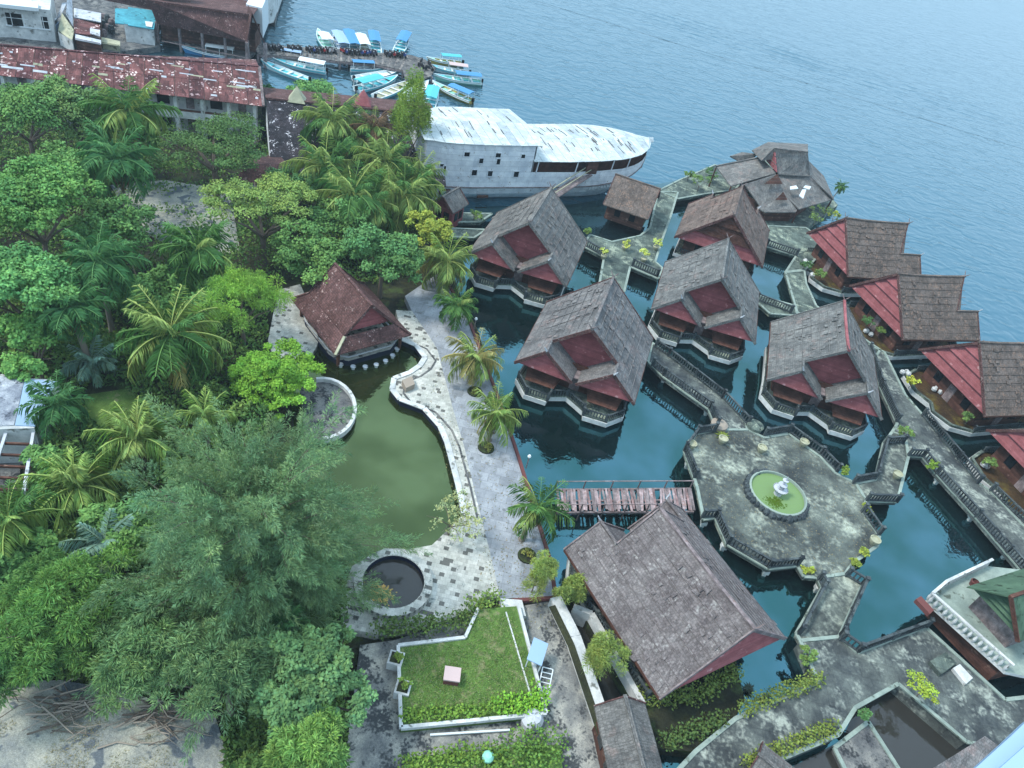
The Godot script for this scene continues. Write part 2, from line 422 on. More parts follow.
	var b := MB.new()
	b.beam(Vector3(0, hr + 0.04, zp - 0.1), Vector3(0, hr - 0.08, lerpf(zp, zr, 0.3)), 0.26, 0.16); b.beam(Vector3(0, hr - 0.08, lerpf(zp, zr, 0.3)), Vector3(0, hr - 0.08, lerpf(zp, zr, 0.7)), 0.26, 0.16); b.beam(Vector3(0, hr - 0.08, lerpf(zp, zr, 0.7)), Vector3(0, hr + 0.04, zr + 0.1), 0.26, 0.16)
	put(b, "ridge_cap", M.get(o.get("cap", ""), roofm), t)
	for q in [[zp, -1.0], [zr, 1.0]]:
		b = MB.new()
		for s in [-1.0, 1.0]: b.tube([Vector3(-s * 0.1, hr, q[0]), Vector3(s * 0.2, hr + 0.3, q[0] + 0.1 * q[1]), Vector3(s * 0.42, hr + 0.6, q[0] + 0.15 * q[1])], [0.07, 0.06, 0.03], 5)
		put(b, "ridge_horn", M.old_wood, t)
	b = MB.new()
	b.slab([Vector3(0, hr - 0.3, za - 1.0), Vector3(w - 0.5, he - 0.1, za - 1.0), Vector3(-w + 0.5, he - 0.1, za - 1.0)], Vector3(0, 0, -0.12))
	put(b, "gable_wall", M.red_board, t)
	b = MB.new()
	b.box(Vector3(0, yv - 0.15, (za - 1.0 + zt - 1.0) * 0.5), Vector3(0.5, 0.1, zt - za))
	put(b, "valley_gutter", M.old_wood, t)
	# plain end: lapped red boards
	var nb: int = o.get("boards", 5)
	for i in nb:
		var y0 := lerpf(he - 0.05, hr - 0.25, float(i) / nb); var y1 := lerpf(he - 0.05, hr - 0.25, float(i + 1) / nb)
		var x0 := w * (hr - 0.1 - y0) / (hr - he) - 0.1; var x1 := maxf(w * (hr - 0.1 - y1) / (hr - he) - 0.1, 0.02)
		b = MB.new()
		var z0 := zp + 0.1 + 0.2 * i * (0.0 if nb < 6 else 0.3); var z1 := z0 + 0.28
		b.slab([Vector3(-x0, y0, z0), Vector3(x0, y0, z0), Vector3(x1, y1, z1), Vector3(-x1, y1, z1)], Vector3(0, 0, 0.1))
		put(b, "gable_board", M.red_bright if (i > 0 or not o.has("brown_gable")) and not (o.has("brown_gable") and i > 0) else (M.brown_board if i > 0 else M.red_bright), t)
	# walls
	var wx := w - 1.5; var z0 := zp + 1.3; var z1 := za - 0.6
	for q in [[Vector3(-wx, 0, z0), Vector3(-wx, 0, z1)], [Vector3(wx, 0, z0), Vector3(wx, 0, z1)], [Vector3(-wx, 0, z0), Vector3(wx, 0, z0)], [Vector3(-wx, 0, z1), Vector3(wx, 0, z1)]]:
		b = MB.new()
		b.beam(q[0] + Vector3(0, (fl + he) * 0.5 + 0.2, 0), q[1] + Vector3(0, (fl + he) * 0.5 + 0.2, 0), 0.16, he - fl + 0.4)
		var wl := put(b, "wall", M.brown_board, t)
		for f in [0.22, 0.5, 0.78]:
			var c: Vector3 = q[0].lerp(q[1], f)
			var out := (c - Vector3(0, 0, (z0 + z1) * 0.5)); out = out.normalized()
			if absf(q[0].x - q[1].x) < 0.1: out = Vector3(signf(c.x), 0, 0)
			else: out = Vector3(0, 0, 1 if c.z > 0 else -1)
			var d: Vector3 = (q[1] - q[0]).normalized()
			var win := MB.new()
			var hh := 2.0 if f == 0.5 else 1.1
			var cy := fl + (1.05 if f == 0.5 else 1.55)
			win.box(c + out * 0.11 + Vector3(0, cy, 0), Vector3(1.0, hh, 0.06), Basis(d, Vector3.UP, d.cross(Vector3.UP)))
			put(win, "door" if f == 0.5 else "window", M.glass if f != 0.5 else M.old_wood, wl)
	# deck on piles
	var sc := w / 5.96
	var outl := [[-5.62, 4.9], [-4.2, 6.7], [-1.95, 6.62], [-1.88, 5.8], [-0.3, 4.95], [1.73, 6.2], [1.85, 6.82], [4.2, 6.66], [5.55, 4.9], [5.4, 1.5], [5.4, -4.8], [-5.4, -4.8], [-5.4, 1.5]]
	if o.has("garden"): outl = [[-5.2, 4.9], [-3.0, 6.0], [3.0, 6.0], [5.2, 4.9], [5.3, 1.5], [5.6, -5.0], [4.6, -7.2], [1.6, -7.9], [-0.6, -7.3], [-2.2, -8.2], [-4.6, -7.4], [-5.7, -5.2], [-5.3, 1.5]]
	var p := []
	for q in outl: p.append(Vector3(q[0] * sc, fl, q[1] * (zt / 5.8)))
	b = MB.new(); b.block(p, fl - 0.5)
	b.flat(p.map(func(a): return a - Vector3(0, 0.5, 0)))
	put(b, "deck", M.whitewash, t)
	b = MB.new()
	b.flat(p.map(func(a): return Vector3(a.x * 0.975, fl + 0.006, a.z * 0.975)))
	put(b, "deck_floor", M.mossy if not o.has("garden") else M.clay_garden, t)
	for q in [[-4, 4.8], [0, 4.2], [4, 4.8], [-4.6, 0], [4.6, 0], [-4, -4], [0, -4], [4, -4]]:
		b = MB.new()
		b.lathe(Vector3(q[0], 0, q[1]), [Vector2(0.28, -1.5), Vector2(0.28, fl - 0.75), Vector2(0.5, fl - 0.49)], 8)
		put(b, "pile", M.whitewash, t)
	# parapet: stone base, brown panels, rail
	b = MB.new(); var b2 := MB.new(); var bb := MB.new()
	var cnt := p.size()
	for i in cnt:
		var a: Vector3 = p[i] * Vector3(0.965, 1, 0.97); var c: Vector3 = p[(i + 1) % cnt] * Vector3(0.965, 1, 0.97)
		if o.has("garden") and a.z < -4.5 and c.z < -4.5 : 
			b2.beam(a + Vector3(0, 0.15, 0), c + Vector3(0, 0.15, 0), 0.3, 0.3)
			continue
		b.beam(a + Vector3(0, 0.82, 0), c + Vector3(0, 0.82, 0), 0.16, 0.1)
		b2.beam(a + Vector3(0, 0.1, 0), c + Vector3(0, 0.1, 0), 0.2, 0.2)
		var l := a.distance_to(c); var k := int(l / 0.26)
		for j in k: bb.box(a.lerp(c, (j + 0.5) / k) + Vector3(0, 0.48, 0), Vector3(0.12, 0.6, 0.12))
		b.box(a + Vector3(0, 0.5, 0), Vector3(0.24, 1.0, 0.24))
	put(b, "parapet_rail", M.rail_dark, t)
	put(b2, "parapet_base", M.mossy, t)
	var bs := put(bb, "parapet_balusters", M.rail_dark, t); bs.set_meta("kind", "stuff")
	if not o.has("garden"):
		for s in [-1.0, 1.0]:
			b = MB.new()
			b.slab([Vector3(s * 1.2, fl + 1.9, 4.0), Vector3(s * 4.9, fl + 1.9, 4.0), Vector3(s * 4.6, fl + 1.0, 5.6), Vector3(s * 1.7, fl + 1.0, 5.6)], Vector3(0, -0.08, 0))
			put(b, "porch_screen", M.brown_board, t)
	return t

func cottages() -> void:
	var A := {w = 5.96, he = 3.6, hr = 8.95, zp = -5.9, zr = 4.29, za = 4.0, zt = 5.8, roof = "shingle_grey"}
	var g := "cottages with twin porch gables over the lagoon"
	var C := A.duplicate(); C.roof = "shingle_mid"; C.verge = 1
	cottage("stilt cottage with twin red porch gables next to the railed footbridge and young palms", Vector3(6.5, 0, -59.56), deg_to_rad(-8.6), C, g)
	C = A.duplicate(); C.roof = "shingle_pale"
	cottage("twin-gabled stilt cottage with pale horns on its ridge, behind the railed footbridge", Vector3(19.8, 0, -75.0), deg_to_rad(-8.3), C, g)
	C = A.duplicate(); C.roof = "shingle_pale"; C.cap = "red_bright"
	cottage("twin-gabled stilt cottage with palest grey roof and pink ridge cap, beside the fountain plaza", Vector3(32.2, 0, -66.9), deg_to_rad(-9.1), C, g)
	C = A.duplicate(); C.roof = "shingle_grey"
	cottage("dark grey twin-gabled stilt cottage in front of the white ship", Vector3(-1.9, 0, -76.9), deg_to_rad(-7.4), C, g)
	# the same type turned round: plain gable towards the walkways
	C = A.duplicate(); C.roof = "shingle_warm"; C.boards = 3; C.brown_gable = 1; C.verge = 1
	cottage("stilt cottage with brown gable over a pink board, in front of the many-roofed restaurant", Vector3(23.1, 0, -93.8), deg_to_rad(-11.3 + 180), C, "")
	var B := {w = 5.64, he = 3.8, hr = 9.3, zp = -5.95, zr = 4.2, za = 2.6, zt = 5.9, roof = "shingle_brown", boards = 4, garden = 1, verge = 1}
	g = "cottages with lapped red gables along the sea side"
	var ls := [[42.51, -96.85, -69.9, "sea-side cottage with lapped red gable, next to the leafy bushes by the restaurant"],
		[46.21, -84.0, -67.8, "sea-side cottage with lapped red gable and a loose white strip on its verge"],
		[52.05, -72.2, -67.9, "sea-side cottage with lapped red gable beside the yellow-leaved potted shrub"],
		[55.6, -59.3, -68.0, "sea-side cottage of which little but the lapped red gable edge shows"]]
	for q in ls:
		var a := deg_to_rad(q[2])
		var pos := Vector3(q[0], 0, q[1]) - Vector3(sin(a), 0, cos(a)) * 0.87
		cottage(q[3], pos, a + PI, B, g)
	# hall
	var Hh := {nm = "resort_hall", w = 5.66, he = 4.0, hr = 8.65, zp = -6.0, zr = 4.1, za = 3.9, zt = 6.0, roof = "shingle_hall", boards = 5, fl = 1.2, vm = "old_wood", cap = "old_wood"}
	var a := deg_to_rad(36.6)
	var h := cottage("largest speckled grey roof, a hall between the plank bridge and the lawn", Vector3(14.74, 0, -32.61), a + PI, Hh, "")
	h.set_meta("category", "hall")

# ------------------------------------------------------------------ pavilion, kiosk, sheds
func roof_pair(t: Node3D, w: float, z0: float, z1: float, he: float, hr: float, mat: Material, thick := 0.16) -> void:
	for s in [-1.0, 1.0]:
		var b := MB.new()
		b.slab([Vector3(s * w, he, z0), Vector3(0, hr, z0), Vector3(0, hr, z1), Vector3(s * w, he, z1)], Vector3(0, -thick, 0))
		put(b, "roof_slope", mat, t)
		for z in [z0, z1]:
			b = MB.new(); b.beam(Vector3(0, hr - 0.05, z), Vector3(s * w, he - 0.05, z), 0.08, 0.26)
			put(b, "verge_board", M.clay_roof, t)
	var b := MB.new(); b.beam(Vector3(0, hr + 0.04, z0 - 0.08), Vector3(0, hr + 0.04, z1 + 0.08), 0.24, 0.14)
	put(b, "ridge_cap", mat, t)

func pavilion() -> void:
	var t := thing("pool_pavilion", "clay-roofed open pavilion with a skirt roof standing in the green pool", "pavilion", Vector3(-16.9, 0, -56.6), deg_to_rad(45.6))
	roof_pair(t, 2.62, -3.7, 3.7, 3.8, 6.52, M.clay_roof)
	var X := 4.0; var Z := 4.75; var y := 2.7
	var hi := [Vector3(-2.65, 3.75, -3.7), Vector3(2.65, 3.75, -3.7), Vector3(2.65, 3.75, 3.8), Vector3(-2.65, 3.75, 3.8)]
	var lo := [Vector3(-X, y, -Z), Vector3(X, y, -Z), Vector3(X, y, Z), Vector3(-X, y, Z)]
	for i in 4:
		var b := MB.new()
		b.slab([hi[i], hi[(i + 1) % 4], lo[(i + 1) % 4], lo[i]], Vector3(0, -0.14, 0))
		put(b, "skirt_roof", M.clay_roof, t)
		b = MB.new(); b.beam(hi[i], lo[i], 0.24, 0.2)
		put(b, "hip_cap", M.pot if i == 3 else M.clay_roof, t)
	for s in [-1.0, 1.0]:
		for k in 3:
			var y0 := 3.8 + k * 0.75
			var x0 := 2.3 * (6.3 - y0) / 2.6; var x1 := maxf(2.3 * (6.3 - y0 - 0.7) / 2.6, 0.05)
			var b := MB.new()
			b.slab([Vector3(-x0, y0, s * 3.3), Vector3(x0, y0, s * 3.3), Vector3(x1, y0 + 0.7, s * (3.15)), Vector3(-x1, y0 + 0.7, s * 3.15)], Vector3(0, 0, -s * 0.1))
			put(b, "gable_board", M.red_board, t)
	for q in [[-3.3, -4], [3.3, -4], [3.3, 4], [-3.3, 4], [-3.3, 0], [3.3, 0]]:
		var b := MB.new(); b.box(Vector3(q[0], 1.75, q[1]), Vector3(0.24, 2.2, 0.24)); put(b, "post", M.brown_board, t)
	var f := []
	for i in 24:
		var an := TAU * i / 24.0
		f.append(Vector3(clampf(cos(an) * 4.6, -3.6, 3.6), 0.9, clampf(sin(an) * 5.0, -4.2, 4.2)))
	var b := MB.new(); b.block(f, 0.2); put(b, "floor", M.navy, t)
	b = MB.new(); b.flat(f.map(func(a): return a * Vector3(0.97, 1, 0.97) + Vector3(0, 0.006, 0))); put(b, "floor_paving", M.flagstone, t)
	b = MB.new()
	for i in f.size(): b.beam(f[i] + Vector3(0, 0.6, 0), f[(i + 1) % f.size()] + Vector3(0, 0.6, 0), 0.12, 0.12)
	put(b, "rail", M.tin_pale, t)
	for i in 7:
		var an := PI * 0.5 + (i - 3) * 0.24
		var s := thing("pool_stool", "white round seat standing in the pool by the pavilion counter", "stool", t.transform * Vector3(cos(an) * 4.6, 0.3, sin(an) * 5.4), 0, "round seats in the pool")
		b = MB.new(); b.lathe(Vector3.ZERO, [Vector2(0.16, 0), Vector2(0.16, 0.35), Vector2(0.26, 0.4), Vector2(0.26, 0.48), Vector2(0, 0.49)], 10)
		put(b, "seat", M.tin_pale, s)

func gable_house(nm: String, label: String, cat: String, pos: Vector3, turn: float, o: Dictionary) -> Node3D:
	var t := thing(nm, label, cat, pos, turn)
	roof_pair(t, o.w, -o.l, o.l, o.he, o.hr, M[o.roof])
	var x: float = o.w - o.get("ov", 0.7); var z: float = o.l - 0.6
	for q in [[Vector3(-x, 0, -z), Vector3(-x, 0, z)], [Vector3(x, 0, -z), Vector3(x, 0, z)], [Vector3(-x, 0, -z), Vector3(x, 0, -z)], [Vector3(-x, 0, z), Vector3(x, 0, z)]]:
		var hh: float = o.he + 0.15 - o.fl
		var b := MB.new(); b.beam(q[0] + Vector3(0, o.fl + hh * 0.5, 0), q[1] + Vector3(0, o.fl + hh * 0.5, 0), 0.14, hh)
		var wl := put(b, "wall", M[o.wall], t)
		var d: Vector3 = (q[1] - q[0]).normalized()
		for f in [0.3, 0.7]:
			b = MB.new()
			var c: Vector3 = q[0].lerp(q[1], f)
			var out := Vector3(signf(c.x), 0, 0) if absf(d.z) > 0.5 else Vector3(0, 0, signf(c.z))
			b.box(c + out * 0.1 + Vector3(0, o.fl + hh * 0.55, 0), Vector3(0.8, hh * 0.4, 0.05), Basis(d, Vector3.UP, d.cross(Vector3.UP)))
			put(b, "window", M.glass, wl)
	for s in [-1.0, 1.0]:
		var b := MB.new(); b.slab([Vector3(-x, o.he, s * z), Vector3(x, o.he, s * z), Vector3(0, o.hr - 0.3, s * z)], Vector3(0, 0, -s * 0.1)); put(b, "gable_wall", M[o.wall], t)
	return t

func small_buildings() -> void:
	gable_house("kiosk", "small kiosk with one broad grey-brown roof and brown walls beside the ship's bow", "kiosk", Vector3(10.1, 0, -97.2), deg_to_rad(78.7), {w = 4.0, l = 3.25, he = 3.5, hr = 6.4, fl = 1.2, roof = "shingle_brown", wall = "brown_board", ov = 0.8})
	# guard hut at the ship's stern
	var p := P(450, 200, 3.5)
	gable_house("hut", "narrow dark-roofed hut at the foot of the white ship's stern", "hut", Vector3(p.x, 0, p.z), deg_to_rad(-20), {w = 1.7, l = 1.9, he = 3.0, hr = 4.6, fl = 0.4, roof = "shingle_grey", wall = "red_board", ov = 0.3})
	# shed at the south edge
	p = P(634, 742, 3.6)
	gable_house("shed", "small dark-roofed shed beyond the hall's near corner, by the narrow canal", "shed", Vector3(p.x, 0, p.z), deg_to_rad(17), {w = 1.7, l = 2.6, he = 2.9, hr = 4.0, fl = 0.9, roof = "shingle_grey", wall = "brown_board", ov = 0.3})
	p = P(790, 782, 3.0)
	gable_house("pump_house", "low roof with red edge beside the dark lower pond", "shed", Vector3(p.x, 0, p.z), deg_to_rad(60), {w = 1.6, l = 2.2, he = 2.2, hr = 3.2, fl = 0.0, roof = "shingle_grey", wall = "red_board", ov = 0.3})
	# roof in the lower right
	var t := thing("porch_building", "grey-brown roof beside the dark lower pond and the pale blue ledge", "building", P(985, 770, 0))
	var b := MB.new(); b.slab([P(922, 775, 3.2), P(985, 736, 4.2), P(1060, 790, 4.2), P(985, 850, 3.2)], Vector3(0, -0.18, 0)); putw(b, "roof_slope", M.shingle_mid, t)
	b = MB.new(); b.block([P(940, 790, 3.0), P(985, 760, 3.0), P(1050, 800, 3.0), P(985, 845, 3.0)], 0.2, false); putw(b, "wall", M.brown_board, t)
	# ledge of the tower
	t = thing("building_ledge", "pale blue painted ledge of the tower, cut off by the picture's corner", "ledge", P(1050, 790, 24))
	b = MB.new(); b.block([P(970, 773, 26), P(1010, 737, 26), P(1032, 716, 26), P(1100, 690, 26), P(1150, 800, 26), P(990, 860, 26)], 25.4); putw(b, "slab", M.pale_blue, t)
	b = MB.new(); b.block([P(1000, 768, 26.3), P(1060, 715, 26.3), P(1150, 800, 26.3), P(1020, 850, 26.3)], 26.0); putw(b, "coping", M.pale_blue, t)
	b = MB.new(); b.block([P(1062, 800, 25.4), P(1110, 760, 25.4), P(1150, 800, 25.4), P(1090, 850, 25.4)], 0.2, false); putw(b, "wall", M.whitewash, t)

func restaurant() -> void:
	# cross-gabled restaurant at the head of the walkways; corners read off the eaves and ridges
	var t := thing("restaurant", "many-roofed grey restaurant pavilion out at the sea end of the walkways", "restaurant", P(780, 215, 0))
	var R = M.shingle_grey
	var planes := [
		[[774, 148, 9.5], [808, 152, 9.5], [810, 176, 6.2], [778, 174, 6.2]],
		[[774, 148, 9.5], [762, 160, 7.6], [752, 150, 6.4], [768, 142, 6.4], [808, 144, 6.4], [808, 152, 9.5]],
		[[778, 174, 6.0], [810, 176, 6.0], [834, 199, 3.6], [799, 209, 3.6], [783, 193, 4.8]],
		[[810, 176, 6.0], [808, 160, 6.4], [824, 176, 4.2], [834, 199, 3.9]],
		[[716, 166, 4.6], [761, 157, 6.6], [776, 173, 6.6], [731, 186, 4.2]],
		[[730, 156, 5.4], [742, 152, 5.6], [758, 154, 6.2], [745, 164, 4.6]],
		[[745, 184, 5.6], [776, 174, 6.8], [784, 192, 4.8], [760, 206, 3.4]],
		[[757, 207, 3.4], [783, 192, 5.0], [797, 210, 3.4], [796, 212, 3.3], [765, 212, 3.2]]]
	for q in planes:
		var b := MB.new()
		var pts := []
		for a in q: pts.append(P(a[0], a[1], a[2]))
		b.slab(pts, Vector3(0, -0.16, 0)); putw(b, "roof_slope", R, t)
	for q in [[[764, 184, 6.0], [777, 174, 7.2], [782, 184, 6.0]], [[775, 200, 4.6], [783, 192, 5.6], [787, 200, 4.6]]]:
		var pts := []
		for a in q: pts.append(P(a[0], a[1], a[2]))
		for k in 3:
			var b := MB.new()
			var f0 := k / 3.0; var f1 := (k + 0.86) / 3.0
			b.slab([pts[0].lerp(pts[1], f0), pts[2].lerp(pts[1], f0), pts[2].lerp(pts[1], f1), pts[0].lerp(pts[1], f1)], Vector3(0.1, 0, -0.15)); putw(b, "gable_board", M.brown_board, t)
	for k in 3:
		var b := MB.new()
		var f0 := k / 3.0; var f1 := (k + 0.8) / 3.0
		var A := P(763, 157, 6.9); var B := P(774, 148, 9.4); var C := P(776, 172, 6.9)
		b.slab([A.lerp(B, f0), C.lerp(B, f0), C.lerp(B, f1), A.lerp(B, f1)], Vector3(0.2, 0, 0)); putw(b, "gable_board", M.red_board, t)
	for q in [[[774, 148, 9.6], [808, 152, 9.6]], [[716, 166, 4.7], [761, 157, 6.7]], [[778, 174, 6.2], [810, 176, 6.2]]]:
		var b := MB.new(); b.beam(P(q[0][0], q[0][1], q[0][2]), P(q[1][0], q[1][1], q[1][2]), 0.24, 0.16); putw(b, "ridge_cap", R, t)
	for q in [[790, 187, 790, 190, 798, 189, 796, 186], [799, 196, 803, 199, 806, 190, 802, 190], [803, 188, 809, 190, 811, 187, 805, 186]]:
		var b := MB.new(); b.slab([P(q[0], q[1], 5.7), P(q[2], q[3], 5.5), P(q[4], q[5], 5.55), P(q[6], q[7], 5.75)], Vector3(0, 0.1, 0)); putw(b, "torn_sheet", M.metal_white, t)
	var b := MB.new(); b.block(PP([[748, 196], [768, 207], [794, 208], [812, 197], [802, 182], [776, 168], [746, 178]], 3.3), 0.9, false); putw(b, "wall", M.brown_board, t)
	b = MB.new(); b.block(PP([[715, 196], [745, 214], [764, 226], [806, 228], [838, 205], [812, 175], [770, 152], [722, 170]], 1.0), -0.6); putw(b, "deck", M.mossy, t)
	for q in [[716, 168, 4.4], [731, 187, 4.1], [760, 207, 3.2], [798, 210, 3.2], [832, 199, 3.4]]:
		var e := P(q[0], q[1], q[2]); b = MB.new(); b.beam(e, Vector3(e.x, -1, e.z), 0.2, 0.2); putw(b, "post", M.brown_board, t)

func green_house() -> void:
	var t := thing("green_roofed_house", "white-decked waterside house with lapped green gable roof and white balustrade", "house", P(985, 660, 0))
	var tip := P(969, 586, 5.4); var nr := P(1020, 641, 5.4); var rd := P(1013, 596, 8.0)
	var ax := Vector3((nr - tip).z, 0, -(nr - tip).x).normalized()
	if ax.x < 0: ax = -ax
	for e in [tip, nr]:
		var b := MB.new(); b.slab([rd - ax * 0.2, rd + ax * 8.0, e + ax * 8.0, e - ax * 0.2], Vector3(0, -0.15, 0)); putw(b, "roof_slope", M.green_roof, t)
	var b := MB.new(); b.beam(rd - ax * 0.3, rd + ax * 8, 0.25, 0.2); putw(b, "ridge_cap", M.brown_board, t)
	b = MB.new(); b.beam(rd - ax * 0.25, nr - ax * 0.25, 0.12, 0.3); putw(b, "verge_board", M.brown_board, t)
	for k in 5:
		var f0 := k / 5.0; var f1 := (k + 0.92) / 5.0
		b = MB.new()
		var o0 := ax * (0.15 + 0.28 * 0); var o1 := ax * 0.5
		b.slab([tip.lerp(rd, f0) + o0, nr.lerp(rd, f0) + o0, nr.lerp(rd, f1) + o1, tip.lerp(rd, f1) + o1], ax * 0.12); putw(b, "gable_board", M.green_roof, t)
	# deck, its white balustrade and the storey below
	var dk := PP([[926, 600], [940, 588], [986, 566], [1070, 575], [1090, 690], [1006, 672]], 2.7)
	b = MB.new(); b.block(dk, 2.4); putw(b, "deck", M.whitewash, t)
	b = MB.new(); b.flat(dk.map(func(a): return a + Vector3(0, 0.006, 0))); putw(b, "deck_floor", M.kerb_pale, t)
	b = MB.new(); b.block(PP([[938, 602], [990, 575], [1070, 580], [1075, 650], [1003, 668]], 2.45), 0.5, false); putw(b, "wall", M.brown_board, t)
	for s in [[[926, 600], [1006, 672]], [[926, 600], [940, 588]], [[940, 588], [986, 566]]]:
		var a := P(s[0][0], s[0][1], 2.7); var c := P(s[1][0], s[1][1], 2.7)
		b = MB.new(); b.beam(a + Vector3(0, 0.95, 0), c + Vector3(0, 0.95, 0), 0.22, 0.12); putw(b, "rail", M.whitewash, t)
		b = MB.new()
		var k := int(a.distance_to(c) / 0.4)
		for j in k: b.lathe(a.lerp(c, (j + 0.5) / k), [Vector2(0.09, 0), Vector2(0.14, 0.3), Vector2(0.07, 0.7), Vector2(0.1, 0.9)], 6)
		putw(b, "balusters", M.whitewash, t).set_meta("kind", "stuff")
	for k in 4:
		var c := P(948 + k * 17, 611 + k * 15.2, 2.0)
		b = MB.new(); b.box(c, Vector3(1.9, 0.35, 0.9), Basis(Vector3.UP, -0.85)); putw(b, "ledge_panel", M.whitewash, t)
	b = MB.new(); b.slab([P(916, 599, 2.9), P(921, 596, 3.0), P(934, 610, 3.0), P(930, 614, 2.9)], Vector3(0, -0.4, 0)); putw(b, "brick_end", M.red_kerb, t)
	b = MB.new(); var s0 := tip.lerp(nr, 0.12) + ax * 1.6; var s1 := tip.lerp(nr, 0.88) + ax * 1.6; b.block([s0, s1, s1 + ax * 5, s0 + ax * 5], 2.7); putw(b, "house_wall", M.old_wood, t)
	for q in [[978, 605], [998, 630], [972, 585]]:
		var c := P(q[0], q[1], 2.7)
		b = MB.new(); b.lathe(c, [Vector2(0.25, 0), Vector2(0.35, 0.5), Vector2(0.28, 0.55)], 10)
		solo(b, "flower_pot", M.red_kerb, "small dark red pot on the green-roofed house's white deck", "pot", "red pots on the white deck")
	for q in [[[934, 618], [940, 622], [936, 626], [930, 622]], [[937, 672], [958, 660], [965, 668], [944, 680]], [[962, 672], [973, 664], [984, 678], [975, 686]]]: pass
	b = MB.new(); b.block(PP([[930, 661], [946, 652], [957, 663], [941, 674]], 1.6), 0.9); solo(b, "stone_bench", M.mossy, "mossy square stone block beside the green-roofed house's lower wall", "block")
	b = MB.new(); b.block(PP([[953, 668], [960, 664], [973, 678], [966, 684]], 1.5), 0.9); solo(b, "stone_bench", M.whitewash, "whitish rectangular stone block beside the green-roofed house's lower wall", "block")

# ------------------------------------------------------------------ setting
var plaza_px := [[696, 434], [684, 451], [694, 478], [697, 488], [702, 512], [703, 520], [715, 518], [727, 545], [768, 569], [797, 566], [804, 577], [817, 578], [845, 574], [853, 563], [877, 546], [879, 536], [862, 511], [866, 501], [856, 484], [836, 474], [820, 457], [788, 434], [764, 438], [748, 430], [716, 430]]
func deck(nm: String, px: Array, h: float, mat: String, bottom := -0.8, rim := true) -> void:
	var b := MB.new()
	var p := PP(px, h)
	b.block(p, h - 0.45)
	if nm in ["causeway", "pond_platform", "hall_garden"]: b.block(p.map(func(a): return Vector3(a.x, h - 0.45, a.z)), bottom, false)
	else: b.flat(p.map(func(a): return Vector3(a.x, h - 0.45, a.z)))
	var m := structure(b, nm, M[mat])
	if rim:
		b = MB.new()
		for i in p.size():
			var a: Vector3 = p[i]; var c: Vector3 = p[(i + 1) % p.size()]
			b.beam(a + Vector3(0, 0.03, 0), c + Vector3(0, 0.03, 0), 0.28, 0.14)
		put(b, "kerb", M.kerb_pale, m)
